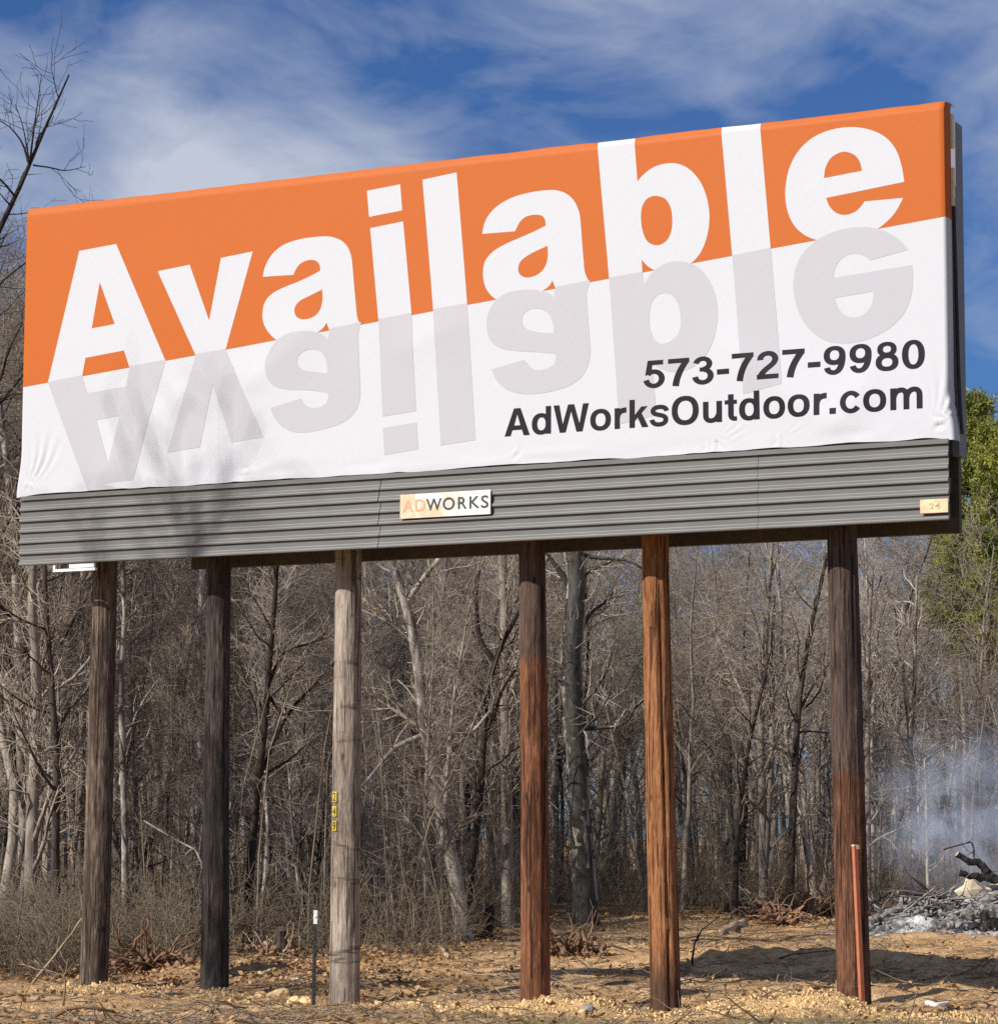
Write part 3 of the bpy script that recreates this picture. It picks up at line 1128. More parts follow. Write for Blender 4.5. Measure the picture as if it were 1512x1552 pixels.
def plank_mesh(x0, x1, z0, seed):
    h = ROWH
    d = 0.027
    prof = [(-0.004, 0.0), (-d + 0.004, 0.001), (-d, 0.006), (-d, 0.020), (-d + 0.004, 0.030), (-0.006, 0.052), (-0.003, 0.060), (-0.003, h - 0.003), (0.002, h - 0.002)]
    xs = np.linspace(x0, x1, max(3, int((x1 - x0) / 0.35)))
    V = []
    for x in xs:
        sag = 0.0025 * float(fbm(np.array(x * 0.8 + seed), np.array(seed * 1.7), 2))
        buck = 0.003 * float(fbm(np.array(x * 1.9 + seed * 3), np.array(seed * 0.7 + 4), 2))
        for (yy, zz) in prof:
            V.append((x, yy + buck - 0.002, z0 + zz + sag))
    k = len(prof)
    F = [(i * k + j, i * k + j + 1, (i + 1) * k + j + 1, (i + 1) * k + j) for i in range(len(xs) - 1) for j in range(k - 1)]
    m = MB()
    m.add(V, F)
    m.add([V[j] for j in range(k)] + [(x0, 0.012, z0 + h - 0.002), (x0, 0.012, z0)], [tuple(range(k + 2))])
    m.add([V[-k + j] for j in range(k)] + [(x1, 0.012, z0 + h - 0.002), (x1, 0.012, z0)], [tuple(range(k + 2))])
    return m.mesh('siding_plank')


SEAM1 = on_y(575, 800, 0)[0]
SEAM2 = on_y(1149, 745, 0)[0]
for r in range(6):
    z = Z0 + r * ROWH
    a = SEAM1 + (0.012 if r % 2 else -0.006)
    b = SEAM2 + (0.004 if r % 2 else -0.003)
    for k, (x0, x1) in enumerate(((0.0, a - 0.004), (a + 0.004, b - 0.002), (b + 0.002, BW))):
        part('siding_plank', plank_mesh(x0, x1, z, r * 3.7 + k * 11.3), M['siding'], board)
mb = MB()
mb.box(0.0, BW + 0.005, -0.014, 0.02, ZV - 0.056, ZV - 0.012)
mb.box(0.0, BW + 0.005, -0.030, -0.0145, ZV - 0.062, ZV - 0.044)
part('siding_trim', mb.mesh('siding_trim', bevel=0.003), M['siding'], board)
mb = MB()
mb.box(0.02, BW - 0.02, 0.014, 0.05, Z0 + 0.004, ZV - 0.02)
part('siding_backer', mb.mesh('siding_backer'), M['dark_steel'], board)

# posts
POSTS = [((0.701, 0.749), 0.058, 0.157, 0.135), ((2.235, 2.222), -0.008, 0.153, 0.128), ((3.834, 3.812), -0.067, 0.156, 0.136),
         ((6.022, 5.971), -0.008, 0.150, 0.135), ((7.432, 7.337), -0.001, 0.152, 0.131), ((9.387, 9.294), 0.115, 0.160, 0.142)]
POSTL = ['weathered brown post at the far left of the board', 'dark grey brown post, second from the left', 'pale grey weathered post with yellow number tags',
         'reddish brown post with a greyer upper half', 'bright orange brown cedar post with a long split', 'thick dark brown post beside the rust coloured stake']
post_objs = []


_rk = np.random.RandomState(77)
KNOTS = [[(math.radians(300 + _rk.uniform(-75, 75)), _rk.uniform(0.3, 4.3), _rk.uniform(0.04, 0.10)) for _ in range(5)] for _i in range(6)]
CRACKS = [[(math.radians(300 + _rk.uniform(-80, 80)), _rk.uniform(-0.5, 2.5), _rk.uniform(2.2, 5.5), _rk.uniform(0.05, 0.11)) for _ in range(4)] for _i in range(6)]


def make_post(i):
    (xb, xt), zb, rb, rtop = POSTS[i]
    zs = np.concatenate([np.linspace(-0.7, Z0 + 0.2, 110), np.linspace(Z0 + 0.3, ZV + 2.7, 8)])
    ns = 44
    rows = []
    for z in zs:
        t = z / Z0
        r = rb + (rtop - rb) * t
        cx = xb + (xt - xb) * t + 0.006 * math.sin(z * 0.9 + i * 2.1)
        a = np.arange(ns) * 2 * math.pi / ns
        rr = r * (1 + 0.045 * (fbm(np.cos(a) * 1.4 + i * 9 + 5, np.sin(a) * 1.4 + z * 0.6, 3)) + 0.03 * fbm(np.cos(a) * 5 + i + 9, np.sin(a) * 5 + z * 0.3 + 7, 2))
        for (ka, kz, kr) in KNOTS[i]:
            da = np.abs((a - ka + math.pi) % (2 * math.pi) - math.pi)
            rr = rr * (1 + kr * np.exp(-(da / 0.22) ** 2 - ((z - kz) / 0.07) ** 2))
        for (ca, c0, c1, cd) in CRACKS[i]:
            da = np.abs((a - ca - 0.10 * math.sin(z * 0.9 + ca * 5) + math.pi) % (2 * math.pi) - math.pi)
            rr = rr * (1 - cd * np.exp(-(da / 0.085) ** 2) * float(sstep(c0, c0 + 0.3, z) * sstep(c1, c1 - 0.3, z)))
        if i == 4:  # the long split down the front of the cedar post
            g = np.abs((a - math.radians(308) - 0.06 * math.sin(z * 0.8) + math.pi) % (2 * math.pi) - math.pi)
            rr = rr * (1 - 0.20 * np.exp(-(g / 0.09) ** 2))
        rows.append(np.stack([cx + rr * np.cos(a), 0.55 + rr * np.sin(a), np.full(ns, z)], -1))
    V = np.concatenate(rows)
    k = len(zs)
    idx = np.arange(k * ns).reshape(k, ns)
    F = np.stack([idx[:-1], np.roll(idx, -1, 1)[:-1], np.roll(idx, -1, 1)[1:], idx[1:]], -1).reshape(-1, 4)
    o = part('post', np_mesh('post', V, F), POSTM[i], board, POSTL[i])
    post_objs.append(o)


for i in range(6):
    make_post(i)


def text_pieces(ch, offset):
    """outline of a character of Blender's own font as a mesh, size 1"""
    cu = bpy.data.curves.new('character', 'FONT')
    cu.body = ch
    cu.offset = offset
    cu.resolution_u = 6
    o = bpy.data.objects.new('character', cu)
    COL.objects.link(o)
    dg = bpy.context.evaluated_depsgraph_get()
    me = bpy.data.meshes.new_from_object(o.evaluated_get(dg))
    bpy.data.objects.remove(o)
    bpy.data.curves.remove(cu)
    return me


def char_mesh(ch, x0, x1, z0, z1, y, offset=0.018):
    """the character stretched into a box on the plane y"""
    me = text_pieces(ch, offset)
    co = np.array([v.co[:] for v in me.vertices])
    lo, hi = co.min(0), co.max(0)
    for v in me.vertices:
        v.co = (x0 + (v.co.x - lo[0]) / (hi[0] - lo[0]) * (x1 - x0), y, z0 + (v.co.y - lo[1]) / (hi[1] - lo[1]) * (z1 - z0))
    me.materials.clear()
    return me


# maker's plate
def plate(name, corners, y, mat, label, bevel):
    (a, b, c, d) = [on_y(px, py, y) for px, py in corners]
    x0, x1 = (a[0] + d[0]) / 2, (b[0] + c[0]) / 2
    z0, z1 = (c[2] + d[2]) / 2, (a[2] + b[2]) / 2
    m = MB()
    m.box(x0, x1, y, y + 0.010, z0, z1)
    return part(name, m.mesh(name, bevel=bevel), mat, board, label), x0, x1, z0, z1


x0p = on_y(606, 768, -0.05)[0]
x1p = on_y(743, 760, -0.05)[0]
pl, x0, x1, z0, z1 = plate('name_plate', [(605.7, 750.8), (742.9, 741.2), (743.1, 779.5), (606.3, 786.2)], -0.05,
                           plate_mat('name_plate_enamel', (0.76, 0.755, 0.69), (0.64, 0.42, 0.22), x0p, x1p, 0.85),
                           'off-white rust stained plate reading ADWORKS', 0.002)
w, h = x1 - x0, z1 - z0
zb = z0 + 0.27 * h
for ch, a, b, m, zz0, zz1 in (('A', .030, .150, 'plate_orange', 0, .50), ('D', .170, .285, 'plate_orange', 0, .50), ('W', .293, .465, 'plate_dark', 0, .50), ('O', .477, .610, 'plate_dark', -.012, .512),
                              ('R', .645, .745, 'plate_dark', 0, .50), ('K', .770, .885, 'plate_dark', 0, .50), ('S', .897, .980, 'plate_dark', -.012, .512)):
    part('letter', char_mesh(ch, x0 + a * w, x0 + b * w, zb + zz0 * h, zb + zz1 * h, -0.0525, 0.016), M[m], pl)
pl2, x0, x1, z0, z1 = plate('number_plate', [(1393.4, 757.3), (1436, 755.5), (1437, 776.3), (1394, 779)], -0.05,
                            plate_mat('number_plate_enamel', (0.74, 0.60, 0.36), (0.62, 0.40, 0.22), 9.9, 11.5, 0.8), 'small tan plate with a faded number', 0.004)
w, h = x1 - x0, z1 - z0
M['plate_faint'] = plain('plate_faint', (0.50, 0.37, 0.20), 0.6, 0.3, 0.2, 20)
for ch, a, b in (('2', .33, .50), ('4', .52, .72)):
    part('digit', char_mesh(ch, x0 + a * w, x0 + b * w, z0 + .30 * h, z0 + .72 * h, -0.0525, 0.010), M['plate_faint'], pl2)

# yellow number tags nailed to the grey post
p3 = post_objs[2]
for k, (ch, py) in enumerate((('2', 1208), ('4', 1230), ('9', 1252))):
    c = on_y(507.5, py, 0.45)
    ang = math.radians(250)
    n_ = np.array([math.cos(ang), math.sin(ang)])
    t_ = np.array([-n_[1], n_[0]])
    ctr = np.array([3.82, 0.55]) + n_ * 0.1505
    tagm = MB()
    pts = []
    for dz in (-0.053, 0.053):
        for s in (-0.034, 0.034):
            for d in (0.0, 0.006):
                q = ctr + t_ * s + n_ * d
                pts.append((q[0], q[1], c[2] + dz))
    tagm.add(pts, [(0, 2, 3, 1), (4, 5, 7, 6), (0, 1, 5, 4), (2, 6, 7, 3), (1, 3, 7, 5), (0, 4, 6, 2)])
    tg = part('number_tag', tagm.mesh('number_tag'), M['yellow'], p3)
    dm = char_mesh(ch, -0.022, 0.022, -0.043, 0.043, 0, 0.010)
    for v in dm.vertices:
        q = ctr + t_ * v.co.x + n_ * 0.0085
        v.co = (q[0], q[1], c[2] + v.co.z)
    dm.materials.append(M['tag_black'])
    part('tag_digit', dm, M['tag_black'], p3)


# ------------------------------------------------------------------ woods
def resample(pts, k):
    P = np.array(pts, float)
    d = np.concatenate([[0], np.cumsum(np.linalg.norm(np.diff(P, axis=0), axis=1))])
    t = np.linspace(0, d[-1], k)
    # Catmull-Rom through the given points
    out = []
    for v in t:
        i = int(np.clip(np.searchsorted(d, v) - 1, 0, len(P) - 2))
        u = (v - d[i]) / max(d[i + 1] - d[i], 1e-6)
        p0, p1, p2, p3 = P[max(i - 1, 0)], P[i], P[i + 1], P[min(i + 2, len(P) - 1)]
        out.append(0.5 * (2 * p1 + (p2 - p0) * u + (2 * p0 - 5 * p1 + 4 * p2 - p3) * u * u + (3 * p1 - p0 - 3 * p2 + p3) * u ** 3))
    return np.array(out)


def sprout(rng, P, R, per, t0, t1, length, ang, k, up=0.15, wig=0.12, rr=0.55, tip=0.35, rmin=0.003, shrink=0.6, lvar=0.45):
    """children of every parent polyline"""
    n, kp, _ = P.shape
    N = n * per
    par = np.repeat(np.arange(n), per)
    t = t0 + (t1 - t0) * ((np.tile(np.arange(per), n) + rng.rand(N)) / per)
    x = t * (kp - 1)
    i = np.clip(x.astype(int), 0, kp - 2)
    f = (x - i)[:, None]
    A, B = P[par, i], P[par, i + 1]
    pos = A * (1 - f) + B * f
    pr = R[par, i] * (1 - f[:, 0]) + R[par, i + 1] * f[:, 0]
    T = B - A
    T /= np.linalg.norm(T, axis=1, keepdims=True) + 1e-9
    rv = rng.randn(N, 3)
    perp = rv - (rv * T).sum(1, keepdims=True) * T
    perp /= np.linalg.norm(perp, axis=1, keepdims=True) + 1e-9
    a = np.radians(ang + rng.randn(N) * ang * 0.28)[:, None]
    D = T * np.cos(a) + perp * np.sin(a)
    L = length * (1 - shrink * (t - t0) / max(t1 - t0, 1e-6)) * (1 - lvar + 2 * lvar * rng.rand(N))
    C_ = np.zeros((N, k, 3))
    C_[:, 0] = pos
    step = (L / (k - 1))[:, None]
    d = D
    for j in range(1, k):
        d = d + rng.randn(N, 3) * wig + np.array([0, 0, up])
        d /= np.linalg.norm(d, axis=1, keepdims=True)
        C_[:, j] = C_[:, j - 1] + d * step
    r0 = np.maximum(np.minimum(pr * rr, L * 0.022 + 0.003), rmin)
    prof = np.linspace(1, tip, k)[None]
    Rr = np.maximum(r0[:, None] * prof, rmin * 0.75)
    return C_, Rr


def grow(rng, trunkP, trunkR, lev, tsides=8, extra=None):
    """lev: list of dicts for sprout; level 0 goes with the trunk, the rest is the crown"""
    tv = [tubes(trunkP, trunkR, tsides)]
    P, R = trunkP, trunkR
    cv = []
    for q, s in enumerate(lev):
        P2, R2 = sprout(rng, P, R, **s)
        if q == 0:
            tv.append(tubes(P2, R2, 5))
        else:
            cv.append(tubes(P2, R2, 3))
            if q == 2:  # the trunk's own top twigs
                P3, R3 = sprout(rng, trunkP, trunkR, per=30, t0=0.35, t1=1.0, length=s['length'] * 1.6, ang=50, k=4, up=0.05, wig=0.2, rr=0.3, rmin=0.003)
                cv.append(tubes(P3, R3, 3))
        P, R = P2, R2
    return joinVF(*tv), joinVF(*cv)


def proto_trunk(rng, H, r0, lean=0.03, wig=0.05, k=12):
    P = np.zeros((1, k, 3))
    d = np.array([rng.randn() * lean, rng.randn() * lean, 1.0])
    for j in range(1, k):
        d = d + np.array([rng.randn() * wig, rng.randn() * wig, 0.03])
        d /= np.linalg.norm(d)
        P[0, j] = P[0, j - 1] + d * H / (k - 1)
    P[0, 0, 2] = -0.25
    t = np.linspace(0, 1, k)
    R = (r0 * (1 - 0.86 * t ** 0.9) + r0 * 0.35 * np.exp(-t * 22))[None]
    return P, R


LEV_TALL = [dict(per=16, t0=0.34, t1=0.97, length=2.6, ang=48, k=7, up=0.10, wig=0.16, rr=0.55, tip=0.25, rmin=0.006, shrink=0.62),
            dict(per=7, t0=0.2, t1=1.0, length=1.15, ang=46, k=5, up=0.06, wig=0.2, rr=0.6, tip=0.35, rmin=0.0055, shrink=0.4),
            dict(per=4, t0=0.2, t1=1.0, length=0.62, ang=48, k=4, up=0.04, wig=0.22, rr=0.7, tip=0.5, rmin=0.0045, shrink=0.3),
            dict(per=2, t0=0.25, t1=1.0, length=0.34, ang=45, k=3, up=0.02, wig=0.2, rr=0.8, tip=0.6, rmin=0.0036, shrink=0.2)]
LEV_SLIM = [dict(per=18, t0=0.16, t1=0.97, length=1.5, ang=42, k=6, up=0.10, wig=0.16, rr=0.5, tip=0.3, rmin=0.005, shrink=0.55),
            dict(per=6, t0=0.2, t1=1.0, length=0.75, ang=46, k=4, up=0.05, wig=0.2, rr=0.6, tip=0.4, rmin=0.0045, shrink=0.4),
            dict(per=5, t0=0.2, t1=1.0, length=0.46, ang=48, k=3, up=0.03, wig=0.22, rr=0.7, tip=0.5, rmin=0.0038, shrink=0.3)]

PROTO = []
for q in range(10):
    rng = np.random.RandomState(100 + q)
    if q < 5:
        P, R = proto_trunk(rng, 10.0, rng.uniform(0.065, 0.12), 0.05, 0.06)
        (tV, tF), (cV, cF) = grow(rng, P, R, LEV_TALL)
        kind = 'tall'
    elif q < 8:
        P, R = proto_trunk(rng, 10.0, rng.uniform(0.045, 0.075), 0.09, 0.07)
        (tV, tF), (cV, cF) = grow(rng, P, R, LEV_SLIM, 7)
        kind = 'slim'
    else:
        # two stems from one root
        P1, Ra = proto_trunk(rng, 10.0, 0.085, 0.12, 0.05)
        P2, Rb = proto_trunk(rng, 8.6, 0.075, 0.16, 0.05)
        P2[:, :, 0] += 0.10
        P = np.concatenate([P1, P2])
        R = np.concatenate([Ra, Rb])
        (tV, tF), (cV, cF) = grow(rng, P, R, LEV_SLIM, 7)
        kind = 'forked'
    PROTO.append((np_mesh('trunk', tV, tF), np_mesh('crown', cV, cF, False), kind))

BARKS = [M['bark_grey'], M['bark_grey'], M['bark_dark'], M['bark_pale']]
PROTOMAT = {}


def proto_mesh(q, bi):
    """one mesh per prototype and bark colour, shared by all its copies"""
    if (q, bi) not in PROTOMAT:
        t, c, kind = PROTO[q]
        t2 = t.copy()
        t2.materials.clear()
        t2.materials.append(BARKS[bi])
        c2 = c.copy() if bi == 3 else c
        if bi == 3:
            c2.materials.clear()
            c2.materials.append(M['twig_pale'])
        elif not c2.materials:
            c2.materials.append(M['twig'])
        PROTOMAT[(q, bi)] = (t2, c2)
    return PROTOMAT[(q, bi)]


def skyline(px):
    """highest photograph row that the woods reach, column by column"""
    xs = [-900, -60, 60, 200, 500, 760, 960, 1060, 1160, 1300, 1420, 1520, 2400]
    ys = [360, 340, 400, 540, 620, 660, 690, 770, 770, 690, 720, 840, 860]
    return float(np.interp(px, xs, ys))


GAPS = [(-9999, 28, 'left of the billboard'), (28, 118, 'left of the leftmost post'), (118, 182, 'behind the leftmost post'), (182, 300, 'between the two leftmost posts'), (300, 352, 'behind the dark second post'), (352, 500, 'between the second and grey posts'),
        (500, 550, 'behind the grey post'), (550, 670, 'right of the grey post'), (670, 785, 'left of the reddish post'), (785, 835, 'behind the reddish post'), (835, 975, 'between the reddish and cedar posts'),
        (975, 1035, 'behind the cedar post'), (1035, 1150, 'right of the cedar post'), (1150, 1255, 'left of the last post'), (1255, 1325, 'behind the last post'), (1325, 1440, 'right of the last post'), (1440, 99999, 'at the right edge of the woods')]
KIND_WORD = {'tall': 'many limbed bare tree', 'slim': 'thin straight bare tree', 'forked': 'twin stemmed bare tree'}
BARK_WORD = ['grey', 'grey', 'dark', 'pale']


def tree_label(kind, bi, pxc, deep, H):
    gap = next(g for a, b, g in GAPS if a <= pxc < b)
    row = 'front row' if deep < 6 else ('mid woods' if deep < 18 else 'deep woods')
    size = 'short ' if H < 7 else ('tall ' if H > 10.5 else '')
    return '%s%s %s, %s %s' % (size, BARK_WORD[bi], KIND_WORD[kind], row, gap)


rng = np.random.RandomState(11)
placed = []
tries = 0
while len(placed) < 282 and tries < 20000:
    tries += 1
    u = rng.rand()
    pxc = rng.uniform(-110, 1640)
    Zd = 36.5 + 52 * u ** 1.75
    X = (pxc - 756) / FPX * Zd
    if Zd < float(wood_edge(X)) + 0.3 + 0.8 * rng.rand():
        continue
    mind = 0.42 + 0.012 * (Zd - 36)
    if any((X - a) ** 2 + (Zd - b) ** 2 < mind ** 2 for a, b in placed):
        continue
    if 1300 < pxc < 1600 and Zd < 54:
        continue
    placed.append((X, Zd))
    x, y = lat(X, Zd)
    g = float(gz(x, y))
    ytop = skyline(pxc) + abs(rng.randn()) * 130
    H = (1287 - ytop) / FPX * Zd + 1.5 - g
    q = rng.choice(10, p=[.11, .11, .11, .11, .11, .12, .12, .11, .05, .05])
    if -7 < X < 0.6 and Zd < 50 and q < 5:
        q = 5 + int(q)
    H = float(np.clip(H, 3.5, 14.5))
    if PROTO[q][2] != 'tall':
        H *= rng.uniform(0.55, 0.95)
    s = H / 10.3
    bi = int(rng.choice(4, p=[0.34, 0.28, 0.29, 0.09]))
    tm, cm = proto_mesh(q, bi)
    lab = tree_label(PROTO[q][2], bi, pxc, Zd - float(wood_edge(X)), H)
    root = thing('bare_tree', lab, 'tree', (x, y, g), 'bare trees crowding the woods')
    root.rotation_euler = (rng.randn() * 0.035, rng.randn() * 0.035, rng.uniform(0, 6.28))
    wid = rng.uniform(0.9, 1.25)
    root.scale = (s * wid, s * wid, s)
    link('trunk', tm, None, root)
    link('crown', cm, None, root)


# trees that would share a label: say which of them it is, from left to right
_same = {}
for o in list(COL.objects):
    if o.name.startswith('bare_tree') and o.parent is None:
        _same.setdefault(o['label'], []).append(o)
for lab, obs in _same.items():
    if len(obs) < 2:
        continue
    obs.sort(key=lambda o: float(cam_lat(o.location.x, o.location.y)) / float(cam_depth(o.location.x, o.location.y)))
    words = {2: ['left one', 'right one'], 3: ['leftmost', 'middle one', 'rightmost'], 4: ['leftmost', 'left middle', 'right middle', 'rightmost'], 5: ['leftmost', 'second', 'middle one', 'fourth', 'rightmost']}.get(len(obs))
    for k, o in enumerate(obs):
        if words:
            o['label'] = lab + ', ' + words[k]
        if len(o['label'].split()) > 16:
            o['label'] = o['label'].replace('short ', '', 1).replace('tall ', '', 1)


# a close band of trees beside the left edge of the sign
for k, (pxc, Zd, ytop, q, bi) in enumerate([(-95, 42.0, 330, 0, 0), (-52, 44.5, 385, 2, 2), (-20, 47.0, 420, 1, 0), (8, 43.0, 455, 3, 2), (26, 49.0, 400, 4, 0), (-5, 52.0, 350, 0, 0), (44, 53.0, 430, 2, 0), (18, 57.0, 370, 1, 2), (-40, 58.0, 360, 3, 0), (62, 60.0, 450, 4, 0)]):
    X = (pxc - 756) / FPX * Zd
    x, y = lat(X, Zd)
    g = float(gz(x, y))
    H = (1287 - ytop) / FPX * Zd + 1.5 - g
    tm, cm = proto_mesh(q, bi)
    place = ['outermost of', 'second from the left in', 'third from the left in', 'nearest the sign in', 'farther back in', 'tallest at the back of', 'rightmost at the back of', 'far back in', 'half hidden in', 'lowest at the back of'][k]
    root = thing('bare_tree', '%s bare tree, %s the band beside the sign left edge' % (BARK_WORD[bi], place), 'tree', (x, y, g), 'bare trees crowding the woods')
    root.rotation_euler = (0, 0, k * 1.7)
    root.scale = (H / 10.3 * 1.1, H / 10.3 * 1.1, H / 10.3)
    link('trunk', tm, None, root)
    link('crown', cm, None, root)


def custom_tree(name, label, px_pts, dep, r0, r1, lev, mat, tmat, seed, limbs=(), group=None, wob=0.15, tsides=10, ltw=(9, 5)):
    """a tree whose trunk follows a line read off the photograph, standing dep metres away"""
    rng = np.random.RandomState(seed)
    W = [at_depth(px, py, dep) for px, py in px_pts]
    g = float(gz(W[0][0], W[0][1]))
    W[0][2] = g - 0.2
    k = 16
    P = resample(W, k)
    away = np.array([FWD_H[0], FWD_H[1], 0])
    P += away[None] * (wob * np.cumsum(rng.randn(k)) * 0.2)[:, None]
    P = P[None]
    t = np.linspace(0, 1, k)
    R = (r0 + (r1 - r0) * t + r0 * 0.5 * np.exp(-t * 18))[None]
    root = thing(name, label, 'tree', (P[0, 0, 0], P[0, 0, 1], g), group)
    base = np.array([P[0, 0, 0], P[0, 0, 1], g])
    P = P - base
    (tV, tF), (cV, cF) = grow(rng, P, R, lev, tsides)
    ex, exc = [], []
    for lp, a, b in limbs:
        off = rng.randn() * 0.25
        q = [at_depth(px, py, dep) + away * off * (i / max(1, len(lp) - 1)) for i, (px, py) in enumerate(lp)]
        LP = resample(q, 8)[None] - base
        LR = np.linspace(a, b, 8)[None]
        ex.append(tubes(LP, LR, 6))
        c1, r1_ = sprout(rng, LP, LR, per=ltw[0], t0=0.25, t1=1.0, length=0.8, ang=45, k=5, up=0.06, wig=0.2, rr=0.5, rmin=0.005)
        c2, r2_ = sprout(rng, c1, r1_, per=ltw[1], t0=0.2, t1=1.0, length=0.4, ang=45, k=4, up=0.03, wig=0.2, rr=0.6, rmin=0.004)
        exc += [tubes(c1, r1_, 3), tubes(c2, r2_, 3)]
    tV, tF = joinVF((tV, tF), *ex)
    cV, cF = joinVF((cV, cF), *exc)
    link('trunk', np_mesh('trunk', tV, tF), mat, root)
    link('crown', np_mesh('crown', cV, cF, False), tmat, root)
    return root


SPARSE = [dict(per=9, t0=0.35, t1=0.98, length=1.5, ang=50, k=6, up=0.10, wig=0.2, rr=0.45, tip=0.3, rmin=0.006),
          dict(per=6, t0=0.2, t1=1.0, length=0.7, ang=46, k=4, up=0.05, wig=0.2, rr=0.6, tip=0.4, rmin=0.005),
          dict(per=4, t0=0.2, t1=1.0, length=0.38, ang=48, k=3, up=0.03, wig=0.2, rr=0.7, tip=0.5, rmin=0.004)]
THIN = [dict(per=7, t0=0.3, t1=0.98, length=0.8, ang=40, k=5, up=0.10, wig=0.2, rr=0.45, tip=0.3, rmin=0.006),
        dict(per=3, t0=0.2, t1=1.0, length=0.4, ang=46, k=4, up=0.05, wig=0.2, rr=0.6, tip=0.4, rmin=0.005),
        dict(per=2, t0=0.2, t1=1.0, length=0.2, ang=48, k=3, up=0.03, wig=0.2, rr=0.7, tip=0.5, rmin=0.004)]
CORNER = [dict(per=15, t0=0.30, t1=0.99, length=1.6, ang=50, k=7, up=0.09, wig=0.18, rr=0.5, tip=0.25, rmin=0.007),
          dict(per=5, t0=0.15, t1=1.0, length=0.8, ang=46, k=5, up=0.06, wig=0.2, rr=0.6, tip=0.35, rmin=0.0055),
          dict(per=2, t0=0.15, t1=1.0, length=0.4, ang=48, k=4, up=0.04, wig=0.2, rr=0.7, tip=0.5, rmin=0.0045)]
RICH = [dict(per=20, t0=0.25, t1=0.99, length=2.3, ang=52, k=7, up=0.09, wig=0.18, rr=0.5, tip=0.25, rmin=0.007),
        dict(per=8, t0=0.15, t1=1.0, length=1.0, ang=46, k=5, up=0.06, wig=0.2, rr=0.6, tip=0.35, rmin=0.006),
        dict(per=5, t0=0.15, t1=1.0, length=0.55, ang=48, k=4, up=0.04, wig=0.2, rr=0.7, tip=0.5, rmin=0.005),
        dict(per=3, t0=0.2, t1=1.0, length=0.3, ang=45, k=3, up=0.02, wig=0.2, rr=0.8, tip=0.6, rmin=0.004)]

custom_tree('bare_tree', 'tall bare tree rising above the upper left corner of the billboard', [(-78, 1450), (-72, 950), (-48, 520), (0, 338), (23, 298), (43, 246), (63, 203), (86, 145), (104, 112)], 40.0, 0.16, 0.012, CORNER, M['bark_dark'], M['bark_dark'], 21, ltw=(5, 2),
            limbs=[([(43, 246), (33, 215), (12, 190), (-5, 182)], 0.019, 0.0052), ([(46, 240), (52, 190), (58, 150), (63, 112)], 0.016, 0.0039), ([(50, 250), (75, 252), (98, 255), (126, 247)], 0.014, 0.0033),
                   ([(23, 298), (8, 280), (-12, 262)], 0.019, 0.0078), ([(-40, 480), (0, 420), (40, 380)], 0.026, 0.0078), ([(-60, 700), (-10, 620), (36, 560)], 0.033, 0.0130), ([(-55, 690), (0, 610), (30, 598), (60, 600)], 0.026, 0.0078)])
shag = custom_tree('shaggy_tree', 'thick grey tree with shaggy peeling bark between the two orange brown posts', [(888, 1378), (880, 1250), (868, 1080), (866, 990), (874, 900), (868, 800), (872, 700)], 50.0, 0.20, 0.135, SPARSE, M['bark_shag'], M['twig_pale'], 22,
            limbs=[([(872, 975), (895, 930), (922, 908), (930, 895)], 0.05, 0.015), ([(878, 1105), (912, 1103), (945, 1098), (965, 1070), (990, 1050)], 0.05, 0.012), ([(870, 895), (850, 870), (828, 840)], 0.07, 0.03), ([(870, 838), (900, 845), (950, 850), (972, 862)], 0.05, 0.015)], tsides=14)
custom_tree('pale_tree', 'pale barked bowed tree with a fork, right of the grey post', [(706, 1400), (690, 1330), (672, 1255), (652, 1150), (642, 1095), (636, 1030), (622, 940), (612, 908), (600, 870), (592, 840), (580, 780)], 42.0, 0.115, 0.055, SPARSE, M['bark_pale'], M['twig'], 23,
            limbs=[([(618, 910), (640, 880), (664, 850), (690, 825)], 0.045, 0.025), ([(648, 1112), (620, 1124), (598, 1135), (570, 1170), (548, 1196)], 0.05, 0.02), ([(645, 1110), (610, 1085), (580, 1065), (556, 1050)], 0.04, 0.015)])
custom_tree('dark_tree', 'dark bare tree with a wide fork, left of the reddish post', [(700, 1405), (712, 1330), (726, 1220), (733, 1118), (738, 1050), (750, 1004), (758, 980), (772, 955), (800, 900)], 43.0, 0.075, 0.03, SPARSE, M['bark_dark'], M['twig'], 24,
            limbs=[([(750, 1002), (735, 985), (724, 955), (722, 890), (732, 850)], 0.045, 0.02), ([(733, 1118), (745, 1090), (765, 1040), (780, 1020)], 0.04, 0.02), ([(735, 1100), (715, 1060), (697, 1045)], 0.035, 0.02)])
custom_tree('grey_tree', 'straight grey mottled trunk just left of the reddish post', [(770, 1395), (768, 1250), (766, 1110), (764, 950), (760, 760)], 46.0, 0.10, 0.06, LEV_SLIM, M['bark_grey'], M['twig'], 25)
custom_tree('leaning_tree', 'slender dark tree leaning right between the dark post and the grey post', [(375, 1440), (378, 1340), (390, 1200), (400, 1120), (410, 990), (418, 900), (424, 780)], 40.0, 0.07, 0.025, SPARSE, M['bark_dark'], M['twig'], 26,
            limbs=[([(403, 1048), (430, 990), (470, 975), (500, 960)], 0.03, 0.015), ([(402, 1046), (425, 1080), (432, 1085)], 0.03, 0.02), ([(392, 1180), (430, 1090), (470, 1040), (505, 1000)], 0.035, 0.015)])
custom_tree('birch_tree', 'thin white birch trunk close beside the leftmost post', [(190, 1430), (188, 1250), (184, 1120), (181, 1000), (188, 940), (184, 860), (180, 800)], 41.0, 0.055, 0.035, SPARSE, M['bark_pale'], M['twig'], 27)
